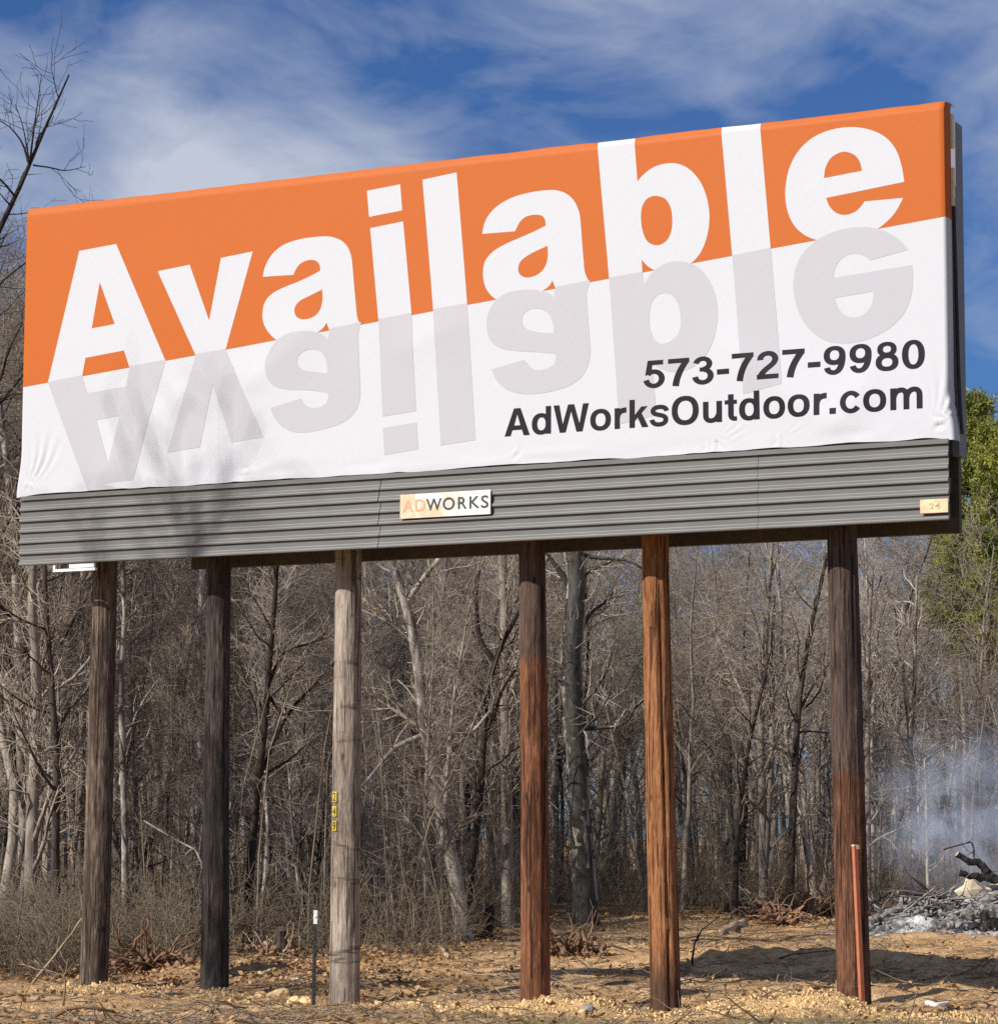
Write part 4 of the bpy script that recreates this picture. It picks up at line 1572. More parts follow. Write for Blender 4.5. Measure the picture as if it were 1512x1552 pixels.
custom_tree('birch_tree', 'thin white birch trunk just left of the dark second post', [(302, 1420), (301, 1250), (303, 1080), (304, 960), (308, 820)], 44.0, 0.055, 0.035, SPARSE, M['bark_pale'], M['twig'], 28)
custom_tree('bare_tree', 'light grey trunk standing near the left edge of the picture', [(46, 1420), (48, 1250), (54, 1100), (52, 1000), (48, 900), (56, 740)], 39.0, 0.10, 0.05, LEV_SLIM, M['bark_grey'], M['twig'], 29)
custom_tree('dark_tree', 'dark crooked trunk in the gap left of the leftmost post', [(88, 1432), (84, 1300), (86, 1150), (78, 1040), (70, 930), (66, 800)], 38.5, 0.07, 0.03, SPARSE, M['bark_dark'], M['twig'], 30,
            limbs=[([(86, 1130), (100, 1080), (125, 1050), (150, 1010)], 0.03, 0.012)])
custom_tree('pale_tree', 'pale leaning trunk rising beside the left edge of the billboard', [(40, 1425), (30, 1000), (18, 760), (4, 640), (-10, 560)], 42.0, 0.085, 0.05, SPARSE, M['bark_pale'], M['twig'], 31)
custom_tree('bare_tree', 'grey twin stemmed tree behind the gap between cedar post and last post', [(1158, 1385), (1156, 1250), (1154, 1100), (1160, 1000), (1166, 900), (1172, 820)], 54.0, 0.09, 0.04, LEV_SLIM, M['bark_grey'], M['twig_pale'], 32,
            limbs=[([(1157, 1330), (1170, 1150), (1172, 1000), (1176, 900)], 0.08, 0.03)])
custom_tree('dark_tree', 'dark leaning tree just left of the last post', [(1194, 1385), (1200, 1240), (1206, 1120), (1212, 1050), (1226, 960), (1240, 900), (1252, 840)], 53.0, 0.085, 0.03, SPARSE, M['bark_dark'], M['twig'], 33,
            limbs=[([(1208, 1110), (1230, 1108), (1260, 1110)], 0.03, 0.012), ([(1206, 1090), (1230, 1040), (1256, 1005)], 0.04, 0.015)])
custom_tree('dark_tree', 'thin dark tree leaning right behind the cedar post gap', [(1112, 1385), (1118, 1250), (1134, 1130), (1148, 1070), (1165, 990)], 52.5, 0.06, 0.025, SPARSE, M['bark_dark'], M['twig'], 34)
custom_tree('pale_tree', 'pale forked tree standing in the smoke right of the last post', [(1386, 1375), (1382, 1200), (1378, 1110), (1372, 1060), (1364, 1010), (1352, 960)], 56.0, 0.09, 0.035, SPARSE, M['bark_pale'], M['twig_pale'], 35,
            limbs=[([(1379, 1120), (1386, 1040), (1388, 960), (1392, 870)], 0.06, 0.025), ([(1362, 1005), (1345, 1000), (1325, 990)], 0.04, 0.02)])
custom_tree('bare_tree', 'pale straight tree close to the right side of the last post', [(1316, 1375), (1315, 1180), (1314, 1040), (1316, 960), (1320, 860)], 55.0, 0.07, 0.03, LEV_SLIM, M['bark_grey'], M['twig_pale'], 36)
custom_tree('bare_tree', 'grey trunk at the right edge of the picture above the smoke', [(1500, 1380), (1499, 1200), (1498, 1080), (1496, 1000), (1500, 930)], 60.0, 0.16, 0.06, LEV_SLIM, M['bark_grey'], M['twig'], 37)
custom_tree('bare_tree', 'white dead sapling standing in the smoke behind the burning brush', [(1408, 1385), (1406, 1300), (1404, 1230), (1402, 1150)], 52.0, 0.035, 0.012, THIN, M['bark_pale'], M['twig'], 38)


def shaggy_bark(root):
    """loose plates of bark peeling off the thick trunk"""
    rng = np.random.RandomState(33)
    W = [at_depth(px, py, 50.0) for px, py in [(888, 1378), (880, 1250), (868, 1080), (866, 990), (874, 900), (868, 800), (872, 700)]]
    C0 = resample(W, 60) - np.array(root.location)
    n = 150
    V, F = [], []
    for i in range(n):
        t = rng.uniform(0.02, 0.98)
        L = rng.uniform(0.25, 0.75)
        a = rng.uniform(0, 6.28)
        wd = rng.uniform(0.03, 0.07)
        rows = 5
        b = len(V)
        for j in range(rows):
            k = np.clip(t * 59 + (j / (rows - 1)) * L * 59 / 8.0, 0, 59)
            c = C0[int(k)] * (1 - k % 1) + C0[min(int(k) + 1, 59)] * (k % 1)
            r = 0.205 - 0.065 * k / 59
            curl = 0.012 + 0.06 * ((j / (rows - 1)) - 0.45) ** 2 * rng.uniform(0.6, 1.5)
            for s_ in (-1, 0, 1):
                aa = a + s_ * wd / r * 0.9 + 0.1 * math.sin(j)
                rr = r + curl + (0.008 if s_ == 0 else 0)
                V.append((c[0] + rr * math.cos(aa), c[1] + rr * math.sin(aa), c[2]))
        for j in range(rows - 1):
            for q in (0, 1):
                F.append((b + j * 3 + q, b + j * 3 + q + 1, b + (j + 1) * 3 + q + 1, b + (j + 1) * 3 + q))
    o = link('peeling_bark', np_mesh('peeling_bark', np.array(V), np.array(F), False), M['bark_plate'], root)
    o['kind'] = 'stuff'


shaggy_bark(shag)


def shade_tree():
    """the roadside tree, left of the camera's view, whose branch shadows fall on the left end of the board"""
    rng = np.random.RandomState(56)
    x, y = -6.2, -15.5
    g = float(gz(x, y))
    P, R = proto_trunk(rng, 17.9, 0.22, 0.01, 0.02, 16)
    lev = [dict(per=15, t0=0.55, t1=0.97, length=2.7, ang=40, k=7, up=0.16, wig=0.12, rr=0.7, tip=0.35, rmin=0.03, shrink=0.45),
           dict(per=5, t0=0.25, t1=1.0, length=1.2, ang=38, k=5, up=0.10, wig=0.16, rr=0.7, tip=0.4, rmin=0.016, shrink=0.4),
           dict(per=4, t0=0.25, t1=1.0, length=0.6, ang=45, k=4, up=0.04, wig=0.2, rr=0.7, tip=0.5, rmin=0.007, shrink=0.3)]
    (tV, tF), (cV, cF) = grow(rng, P, R, lev)
    root = thing('roadside_tree', 'bare roadside tree standing left of the view whose shadow dapples the board', 'tree', (x, y, g))
    link('trunk', np_mesh('trunk', tV, tF), M['bark_grey'], root)
    link('crown', np_mesh('crown', cV, cF, False), M['twig'], root)


shade_tree()


# evergreens at the right edge
def needle_mat():
    n = NB('needles')
    f = n.noise(1.6, 4, 0.6)
    f2 = n.noise(14, 3, 0.6)
    c = n.ramp(n.math('ADD', n.math('MULTIPLY', f, 0.55), n.math('MULTIPLY', f2, 0.45)),
               [(0.36, (0.060, 0.080, 0.016)), (0.5, (0.19, 0.205, 0.034)), (0.64, (0.38, 0.37, 0.07))])
    n.b.inputs['Subsurface Weight'].default_value = 0.0
    return n.done(c, 0.6, 0.3)


M['needles'] = needle_mat()


def pine(label, px_base, dep, py_top, spread, seed, z_low):
    rng = np.random.RandomState(seed)
    b = at_depth(px_base, 1390, dep)
    g = float(gz(b[0], b[1]))
    top = at_depth(px_base, py_top, dep)[2]
    H = top - g
    root = thing('pine_tree', label, 'tree', (b[0], b[1], g), 'evergreens at the right edge')
    P, R = proto_trunk(rng, H, 0.17, 0.01, 0.012, 14)
    t0 = z_low / H
    n = 115
    t = t0 + (1 - t0) * (np.arange(n) / n)
    BP = np.zeros((n, 6, 3))
    az = rng.uniform(0, 6.28, n)
    L = spread * (1 - 0.83 * ((t - t0) / (1 - t0)) ** 1.1) * rng.uniform(0.55, 1.15, n)
    for j in range(6):
        s = j / 5
        BP[:, j, 0] = np.interp(t, np.linspace(0, 1, 14), P[0, :, 0]) + np.cos(az) * L * s
        BP[:, j, 1] = np.interp(t, np.linspace(0, 1, 14), P[0, :, 1]) + np.sin(az) * L * s
        BP[:, j, 2] = t * H + L * (0.25 * s - 0.12 * s + 0.28 * s * s)
    BR = np.linspace(0.03, 0.008, 6)[None].repeat(n, 0)
    C2, R2 = sprout(rng, BP, BR, per=6, t0=0.3, t1=1.0, length=0.42, ang=48, k=4, up=0.16, wig=0.15, rr=0.6, rmin=0.006)
    link('trunk', np_mesh('trunk', *joinVF(tubes(P, R, 9), tubes(BP, BR, 4), tubes(C2, R2, 3))), M['bark_dark'], root)
    # needle tufts at and along the branch ends
    ends = np.concatenate([C2[:, -1], C2[:, 2], BP[:, -1], BP[:, 4]])
    dirs = np.concatenate([C2[:, -1] - C2[:, -2], C2[:, 2] - C2[:, 1], BP[:, -1] - BP[:, -2], BP[:, 4] - BP[:, 3]])
    dirs /= np.linalg.norm(dirs, axis=1, keepdims=True) + 1e-9
    m = 46
    E = np.repeat(ends, m, 0) + rng.randn(len(ends) * m, 3) * 0.075
    D = np.repeat(dirs, m, 0) * 0.6 + rng.randn(len(ends) * m, 3) * 0.6 + np.array([0, 0, 0.3])
    D /= np.linalg.norm(D, axis=1, keepdims=True)
    ln = rng.uniform(0.06, 0.13, len(E))[:, None]
    S = np.cross(D, rng.randn(len(E), 3))
    S /= np.linalg.norm(S, axis=1, keepdims=True) + 1e-9
    wd = rng.uniform(0.010, 0.019, len(E))[:, None]
    V = np.stack([E - S * wd, E + S * wd, E + D * ln], 1).reshape(-1, 3)
    F = np.arange(len(V)).reshape(-1, 3)
    link('crown', np_mesh('crown', V, F, False), M['needles'], root)


pine('green pine rising beside the lower right corner of the billboard', 1492, 62.0, 598, 0.95, 61, 5.6)
pine('second green pine half cut off by the right edge of the picture', 1556, 60.0, 650, 1.35, 62, 4.8)
pine('small green pine glimpsed below the lower right corner of the billboard', 1462, 74.0, 806, 0.9, 63, 6.6)


def far_woodland():
    """the wood's depth beyond the nearer trunks, which reads as one mass"""
    rng = np.random.RandomState(67)
    kinds = []
    for q in range(5):
        P, R = proto_trunk(rng, 10.0, 0.11, 0.05, 0.05, 8)
        a, ra = sprout(rng, P, R, per=20, t0=0.05, t1=0.98, length=2.2, ang=48, k=5, up=0.10, wig=0.16, rr=0.5, tip=0.3, rmin=0.014)
        b, rb = sprout(rng, a, ra, per=7, t0=0.15, t1=1.0, length=1.0, ang=46, k=4, up=0.05, wig=0.2, rr=0.6, rmin=0.011)
        c, rc = sprout(rng, b, rb, per=3, t0=0.2, t1=1.0, length=0.65, ang=46, k=2, up=0.03, wig=0.2, rr=0.8, rmin=0.010)
        kinds.append(joinVF(tubes(P, R, 6), tubes(a, ra, 3), tubes(b, rb, 3), tubes(c, rc, 3)))
    parts = []
    for i in range(116):
        pxc = -330 + 2170 * ((i * 0.618034) % 1.0)
        Zd = rng.uniform(66, 118)
        X = (pxc - 756) / FPX * Zd
        x, y = lat(X, Zd)
        g = float(gz(x, y))
        ytop = skyline(pxc) + 40 + abs(rng.randn()) * 110
        H = (1287 - ytop) / FPX * Zd + 1.5 - g
        s = float(np.clip(H, 4, 17)) / 10.3
        V, F = kinds[rng.randint(5)]
        a = rng.uniform(0, 6.28)
        c_, s_ = math.cos(a), math.sin(a)
        W = V @ np.array([[c_, -s_, 0], [s_, c_, 0], [0, 0, 1]]).T * np.array([s * 1.15, s * 1.15, s])
        parts.append((W + np.array([x, y, g]), F))
    o = link('far_woodland', np_mesh('far_woodland', *joinVF(*parts), False), M['twig'])
    tag(o, 'brown grey mass of bare trees deep in the woods', 'woodland', kind='stuff')


far_woodland()


# undergrowth: thin stems, briars and dead weeds between the trunks; nobody could count them
def undergrowth():
    rng = np.random.RandomState(71)
    n = 3300
    pxc = rng.uniform(-300, 1800, n)
    X0 = (pxc - 756) / FPX * 45
    front = wood_edge(X0)
    Zd = front - 0.7 + 34 * rng.rand(n) ** 1.6
    X = (pxc - 756) / FPX * Zd
    keep = ~((pxc > 1290) & (pxc < 1560) & (Zd < 53))
    X, Zd = X[keep], Zd[keep]
    # brush comes forward to the posts at the left
    pl = rng.uniform(-90, 128, 330)
    Zl = rng.uniform(33.2, 39.5, 330)
    pm = rng.uniform(128, 330, 90)
    Zm = rng.uniform(36.3, 39.5, 90)
    Zd = np.concatenate([Zd, Zl, Zm])
    X = np.concatenate([X, (pl - 756) / FPX * Zl, (pm - 756) / FPX * Zm])
    n = len(X)
    x = CAM[0] + RT_H[0] * X + FWD_H[0] * Zd
    y = CAM[1] + RT_H[1] * X + FWD_H[1] * Zd
    z = gz(x, y)
    H = rng.uniform(0.3, 1.6, n) * (1 + 0.8 * sstep(6, 25, Zd - wood_edge(X)))
    k = 6
    P = np.zeros((n, k, 3))
    P[:, 0] = np.stack([x, y, z - 0.05], -1)
    tall = rng.rand(n) < 0.07
    tall[-420:] = False
    H = np.where(tall, rng.uniform(3.0, 7.0, n), H)
    H[-420:] *= 0.75
    sl = np.where(tall, 0.05, 0.22)
    d = np.stack([rng.randn(n) * sl, rng.randn(n) * sl, np.ones(n)], -1)
    for j in range(1, k):
        d = d + rng.randn(n, 3) * np.where(tall, 0.11, 0.17)[:, None]
        d /= np.linalg.norm(d, axis=1, keepdims=True)
        P[:, j] = P[:, j - 1] + d * (H / (k - 1))[:, None]
    R = (np.where(tall, rng.uniform(0.008, 0.019, n), rng.uniform(0.004, 0.011, n))[:, None]) * np.linspace(1, 0.35, k)[None]
    c1, r1 = sprout(rng, P, R, per=5, t0=0.1, t1=1.0, length=0.65, ang=48, k=4, up=0.03, wig=0.22, rr=0.6, rmin=0.004)
    c2, r2 = sprout(rng, c1, r1, per=2, t0=0.2, t1=1.0, length=0.35, ang=48, k=2, up=0.0, wig=0.2, rr=0.8, rmin=0.0035)
    V, F = joinVF(tubes(P, R, 4), tubes(c1, r1, 3), tubes(c2, r2, 3))
    o = link('undergrowth', np_mesh('undergrowth', V, F, False), M['brush'])
    tag(o, 'tangled brown undergrowth and dead weeds along the edge of the woods', 'undergrowth', kind='stuff')


undergrowth()


# ------------------------------------------------------------------ litter on the ground
def scatter_points(rng, n, prob):
    out = []
    while sum(len(a) for a in out) < n:
        pxc = rng.uniform(-200, 1750, n * 2)
        Zd = 23.5 + 30 * rng.rand(n * 2) ** 1.35
        X = (pxc - 756) / FPX * Zd
        x = CAM[0] + RT_H[0] * X + FWD_H[0] * Zd
        y = CAM[1] + RT_H[1] * X + FWD_H[1] * Zd
        k = rng.rand(n * 2) < prob(x, y, X, Zd)
        out.append(np.stack([x[k], y[k]], -1))
    return np.concatenate(out)[:n]


def sticks_litter():
    rng = np.random.RandomState(81)
    xy = scatter_points(rng, 11000, lambda x, y, X, Zd: 0.25 + 0.6 * (fbm(x * 0.5 + 4, y * 0.5, 3) > 0.05) + 0.0 * x)
    n = len(xy)
    z = gz(xy[:, 0], xy[:, 1])
    a = rng.uniform(0, 6.28, n)
    L = rng.gamma(2.0, 0.10, n) + 0.05
    P = np.zeros((n, 4, 3))
    d = np.stack([np.cos(a), np.sin(a), rng.randn(n) * 0.16], -1)
    P[:, 0] = np.stack([xy[:, 0], xy[:, 1], z + 0.008], -1)
    for j in range(1, 4):
        d = d + rng.randn(n, 3) * np.array([0.2, 0.2, 0.12])
        P[:, j] = P[:, j - 1] + d * (L / 3)[:, None]
        P[:, j, 2] = np.maximum(P[:, j, 2], gz(P[:, j, 0], P[:, j, 1]) + 0.004)
    R = (rng.uniform(0.003, 0.010, n) * (0.6 + L))[:, None] * np.linspace(1, 0.5, 4)[None]
    V, F = tubes(P, R, 3)
    o = link('stick_litter', np_mesh('stick_litter', V, F, False), M['stick'])
    tag(o, 'small broken sticks and twigs littering the cleared ground', 'twigs', kind='stuff')
    xy = scatter_points(rng, 26000, lambda x, y, X, Zd: np.clip(0.10 + sstep(-5, 1, Zd - wood_edge(X)) + 0.7 * sstep(0.5, 2, y) * sstep(0, -2.5, X), 0, 1))
    n = len(xy)
    z = gz(xy[:, 0], xy[:, 1])
    c = np.stack([xy[:, 0], xy[:, 1], z + 0.012 + rng.rand(n) * 0.03], -1)
    a = rng.randn(n, 3)
    a[:, 2] *= 0.45
    a /= np.linalg.norm(a, axis=1, keepdims=True)
    b = np.cross(a, rng.randn(n, 3))
    b /= np.linalg.norm(b, axis=1, keepdims=True) + 1e-9
    s = rng.uniform(0.02, 0.05, n)[:, None]
    V = np.stack([c - a * s, c + b * s * 0.55, c + a * s, c - b * s * 0.55], 1).reshape(-1, 3)
    o = link('leaf_litter', np_mesh('leaf_litter', V, np.arange(len(V)).reshape(-1, 4), False), M['leaf'])
    tag(o, 'dry brown leaves lying on the ground', 'leaves', kind='stuff')


sticks_litter()


def lump(rng, r, rough=0.3, sub=1):
    """an irregular clod: jittered icosphere"""
    bm = bmesh.new()
    bmesh.ops.create_icosphere(bm, subdivisions=sub, radius=1.0)
    V = np.array([v.co[:] for v in bm.verts])
    F = np.array([[v.index for v in f.verts] for f in bm.faces])
    bm.free()
    V = V * (1 + rng.randn(len(V), 1) * rough) * np.array([1, rng.uniform(0.6, 1.1), rng.uniform(0.5, 0.9)])
    return V * r, F


def crumb(rng, r, jit=0.38):
    """a broken, blocky crumb of soil"""
    V = np.array([(x, y, z) for x in (-1, 1) for y in (-1, 1) for z in (-1, 1)], float)
    V = V * (0.75 + jit * rng.randn(8, 1) * 0.6) + rng.randn(8, 3) * jit * 0.5
    V *= np.array([1.0, rng.uniform(0.55, 1.0), rng.uniform(0.45, 0.9)])
    q = rng.randn(4)
    q /= np.linalg.norm(q)
    Rm = np.array(Matrix(((1, 0, 0), (0, 1, 0), (0, 0, 1))))
    from mathutils import Quaternion
    Rm = np.array(Quaternion(q).to_matrix())
    F = np.array([(0, 1, 3), (0, 3, 2), (4, 6, 7), (4, 7, 5), (0, 4, 5), (0, 5, 1), (2, 3, 7), (2, 7, 6), (0, 2, 6), (0, 6, 4), (1, 5, 7), (1, 7, 3)])
    return (V @ Rm.T) * r, F


def clods():
    rng = np.random.RandomState(91)

    def prob(x, y, X, Zd):
        s = np.zeros_like(x)
        for cx, cy, sx, sy, h in MOUNDS[:7] + MOUNDS[8:9]:
            s = np.maximum(s, gauss(x, y, cx, cy, sx * 1.3, sy * 1.3))
        for px in (0.70, 2.23, 3.83, 6.02, 7.43, 9.39):
            s = np.maximum(s, 0.8 * gauss(x, y, px, 0.3, 0.6, 0.55))
        return np.clip(s ** 1.5 + 0.004, 0, 1)
    xy = scatter_points(rng, 14000, prob)
    Vs, Fs = [], []
    kinds = [crumb(rng, 1.0) for q in range(40)]
    b = 0
    zz = gz(xy[:, 0], xy[:, 1])
    for i, (x, y) in enumerate(xy):
        V, F = kinds[rng.randint(40)]
        r = min(0.004 + rng.gamma(1.0, 0.0045), 0.032)
        a = rng.uniform(0, 6.28)
        c, s = math.cos(a), math.sin(a)
        Rm = np.array([[c, -s, 0], [s, c, 0], [0, 0, 1]])
        Vs.append((V * r) @ Rm.T + np.array([x, y, zz[i] + r * 0.1]))
        Fs.append(F + b)
        b += len(V)
    o = link('clay_clods', np_mesh('clay_clods', np.concatenate(Vs), np.concatenate(Fs), False), M['clay'])
    tag(o, 'loose tan clay crumbs spread around the feet of the posts', 'soil', kind='stuff')


clods()


def grass():
    rng = np.random.RandomState(95)
    xy = scatter_points(rng, 7000, lambda x, y, X, Zd: np.clip(sstep(27.0, 25.4, Zd + 0.9 * fbm(x * 0.7 + 9, y * 0.7, 3)) * sstep(-1.5, 1.0, X) * (0.25 + (fbm(x * 1.6, y * 1.6, 3) > 0.0)) + 0.012, 0, 1))
    n = len(xy)
    z = gz(xy[:, 0], xy[:, 1])
    P = np.zeros((n, 3, 3))
    d = np.stack([rng.randn(n) * 0.9, rng.randn(n) * 0.9, np.ones(n)], -1)
    d /= np.linalg.norm(d, axis=1, keepdims=True)
    L = rng.uniform(0.03, 0.13, n)
    P[:, 0] = np.stack([xy[:, 0], xy[:, 1], z - 0.005], -1)
    for j in (1, 2):
        P[:, j] = P[:, j - 1] + d * (L / 2)[:, None]
        d = d + rng.randn(n, 3) * 0.3 - np.array([0, 0, 0.3])
    R = rng.uniform(0.0018, 0.0035, n)[:, None] * np.array([[1, 0.8, 0.3]])
    V, F = tubes(P, R, 3)
    o = link('dry_grass', np_mesh('dry_grass', V, F, False), M['dry_grass'])
    tag(o, 'short dry grass along the bottom edge of the picture', 'grass', kind='stuff')


grass()


def rock(name, label, px, py, r, mat, seed, cat='clod', squash=0.75, lift=0.3, rotz=0.0):
    rng = np.random.RandomState(seed)
    bm = bmesh.new()
    bmesh.ops.create_icosphere(bm, subdivisions=3, radius=1.0)
    ax = rng.randn(9, 3)
    ax /= np.linalg.norm(ax, axis=1, keepdims=True)
    cut = rng.uniform(0.62, 0.95, 9)
    for v in bm.verts:
        p = np.array(v.co[:])
        for a, c in zip(ax, cut):
            d = p @ a
            if d > c:
                p = p - a * (d - c) * 0.9
        p = p * (1 + 0.05 * rng.randn())
        v.co = (p[0] * r, p[1] * r * 0.85, p[2] * r * squash)
    me = bpy.data.meshes.new(name)
    bm.to_mesh(me)
    bm.free()
    g = on_ground(px, py)
    o = link(name, me, mat, None, (g[0], g[1], g[2] + r * lift))
    o.rotation_euler = (0, 0, rotz)
    return tag(o, label, cat)


rock('clay_clod', 'largest tan clay lump right of the dark second post', 424, 1521, 0.15, M['clay'], 1)
rock('clay_clod', 'smaller tan clay lump lying against the largest one', 446, 1523, 0.085, M['clay'], 2)
rock('clay_clod', 'tan clay lump beside the thin black steel stake', 462, 1526, 0.09, M['clay'], 3)
rock('clay_clod', 'tan clay lump close to the foot of the dark second post', 396, 1515, 0.08, M['clay'], 4)
rock('dark_clod', 'small dark lump lying on the pale spoil left of the cedar post', 891, 1540, 0.07, M['stone'], 5)


# fallen branches: each a limb with side twigs
def fallen(name, label, pts, r0, r1, mat, seed, cat='branch', twigs=5, tl=0.3, ends=None, sub=True):
    """pts: (px, py, height above ground) along the branch; the first point fixes its place on the ground"""
    rng = np.random.RandomState(seed)
    W = []
    for px, py, h in pts:
        if h <= 0.02:
            g = on_ground(px, py)
            W.append(g + np.array([0, 0, r0 * 0.7]))
            dep = float(cam_depth(g[0], g[1]))
        else:
            d = ray(px, py)
            t = dep / float(d[0] * FWD_H[0] + d[1] * FWD_H[1])
            W.append(CAM + d * t)
    base = W[0].copy()
    k = 9
    P = (resample(W, k) - base)[None]
    P[0, 1:-1] += rng.randn(k - 2, 3) * r0 * 0.35
    R = np.linspace(r0, r1, k)[None] * (1 + 0.08 * rng.randn(1, k))
    root = thing(name, label, cat, base)
    V, F = tubes(P, R, 8)
    # close the ends
    V = np.concatenate([V, P[0, :1], P[0, -1:]])
    nv = len(V)
    cap = [[nv - 2, j, (j + 1) % 8, nv - 2] for j in range(8)] + [[nv - 1, (k - 1) * 8 + (j + 1) % 8, (k - 1) * 8 + j, nv - 1] for j in range(8)]
    bm_me = bpy.data.meshes.new('limb')
    bm_me.from_pydata([tuple(v) for v in V], [], [tuple(int(i) for i in f) for f in F] + [tuple(dict.fromkeys(int(i) for i in c)) for c in cap])
    bm_me.update()
    for p in bm_me.polygons:
        p.use_smooth = True
    link('limb', bm_me, mat, root)
    if twigs:
        c1, r1_ = sprout(rng, P, R, per=twigs, t0=0.2, t1=0.98, length=tl, ang=48, k=4, up=0.05, wig=0.2, rr=0.5, rmin=0.003)
        vf = [tubes(c1, r1_, 4)]
        if sub:
            c2, r2_ = sprout(rng, c1, r1_, per=3, t0=0.3, t1=1.0, length=tl * 0.5, ang=45, k=3, up=0.02, wig=0.2, rr=0.7, rmin=0.0025)
            vf.append(tubes(c2, r2_, 3))
        link('side_twigs', np_mesh('side_twigs', *joinVF(*vf), False), mat, root)['kind'] = 'stuff'
    return root


fallen('fallen_branch', 'long pale branch leaning up against the leftmost post', [(48, 1495, 0), (90, 1440, .3), (118, 1402, .6), (140, 1370, .9)], 0.016, 0.006, M['stick'], 201, twigs=5, tl=0.5)
fallen('fallen_branch', 'pale forked branch standing crooked left of the leftmost post', [(96, 1528, 0), (98, 1480, .3), (78, 1478, .35), (52, 1455, .5)], 0.014, 0.006, M['stick'], 202, twigs=5, tl=0.4)
fallen('fallen_branch', 'brown arched branch in the lower left corner', [(80, 1545, 0), (100, 1533, .1), (125, 1526, .15), (155, 1532, .1), (185, 1543, 0)], 0.022, 0.010, M['root'], 203, twigs=5, tl=0.35)
fallen('fallen_branch', 'grey branch sagging left of the leftmost post', [(0, 1393, 0), (40, 1394, .5), (70, 1398, .5), (95, 1410, .45), (118, 1420, .4)], 0.035, 0.02, M['bark_grey'], 204, twigs=5, tl=0.5)
fallen('upright_stick', 'thin upright grey stick near the left edge', [(16, 1480, 0), (22, 1440, .3), (30, 1395, .6), (36, 1340, .9)], 0.013, 0.007, M['bark_grey'], 205, twigs=4, tl=0.4)
fallen('short_log', 'short pale stick jutting from the grey patch at the bottom edge', [(222, 1552, 0), (215, 1545, .06), (210, 1539, .1)], 0.018, 0.018, M['stick'], 206, twigs=0)
fallen('fallen_branch', 'thin curved twig on pale soil left of the reddish post', [(672, 1549, 0), (655, 1536, .1), (648, 1519, .2)], 0.008, 0.004, M['root'], 207, twigs=2, tl=0.12)
fallen('fallen_branch', 'pale broken stick on the ground between grey and reddish posts', [(662, 1439, 0), (672, 1446, 0), (678, 1454, 0)], 0.035, 0.03, M['stick'], 208, twigs=0)
fallen('bare_sapling', 'thin dark bent sapling just right of the cedar post', [(1049, 1467, 0), (1050, 1440, .3), (1062, 1412, .6), (1090, 1390, .9)], 0.016, 0.005, M['bark_dark'], 209, cat='sapling', twigs=3, tl=0.3)
fallen('fallen_log', 'pale broken log lying in the clearing behind the cedar post', [(1094, 1418, 0), (1110, 1411, 0), (1128, 1403, 0)], 0.06, 0.075, M['stick'], 210, cat='log', twigs=0)
fallen('fallen_branch', 'long thin dark twig arching left of the last post', [(1180, 1457, 0), (1200, 1447, .1), (1235, 1444, .15), (1268, 1440, .2)], 0.012, 0.005, M['root'], 211, twigs=2, tl=0.2)
fallen('fallen_branch', 'pale curved twigs lying in the shadow right of the cedar post', [(1152, 1488, 0), (1130, 1487, .08), (1118, 1480, .14), (1108, 1468, .2)], 0.012, 0.005, M['stick'], 212, twigs=4, tl=0.3)
fallen('fallen_branch', 'pale twig arching over the spoil left of the last post', [(1150, 1520, 0), (1165, 1504, .12), (1190, 1499, .14), (1212, 1506, .1)], 0.009, 0.004, M['stick'], 213, twigs=2, tl=0.2)
fallen('fallen_branch', 'pale stick lying beside the thin steel stake', [(392, 1483, 0), (402, 1481, 0), (411, 1478, 0)], 0.03, 0.026, M['stick'], 214, twigs=0)
fallen('fallen_branch', 'brownish stick left of the thin steel stake', [(432, 1487, 0), (446, 1490, 0), (462, 1494, 0)], 0.028, 0.02, M['stick'], 215, twigs=2, tl=0.2)
fallen('fallen_branch', 'pale stick end showing behind the leftmost post', [(166, 1436, 0), (178, 1442, 0), (192, 1450, 0)], 0.045, 0.035, M['stick'], 216, twigs=0)
fallen('bleached_branch', 'white bleached twig hanging among stems left of the dark second post', [(246, 1400, 0), (238, 1350, .4), (226, 1330, .6), (215, 1312, .8)], 0.012, 0.006, M['bark_pale'], 217, twigs=3, tl=0.25)
fallen('bleached_branch', 'long bleached branch slanting down to the dark second post', [(330, 1450, 0), (305, 1304, .9), (262, 1272, 1.1), (218, 1244, 1.3)], 0.022, 0.008, M['bark_pale'], 218, twigs=4, tl=0.4)
fallen('bare_sapling', 'crooked dark sapling with pale tip behind the cedar post gap', [(1090, 1372, 0), (1092, 1330, .4), (1098, 1290, .8), (1106, 1268, 1.1), (1118, 1256, 1.2)], 0.07, 0.03, M['bark_dark'], 219, cat='sapling', twigs=4, tl=0.5)
fallen('weed_stem', 'thin pale weed stem standing at the foot of the cedar post', [(1002, 1528, 0), (1008, 1512, .1), (1014, 1492, .2)], 0.006, 0.003, M['stick'], 220, cat='weed', twigs=6, tl=0.15)


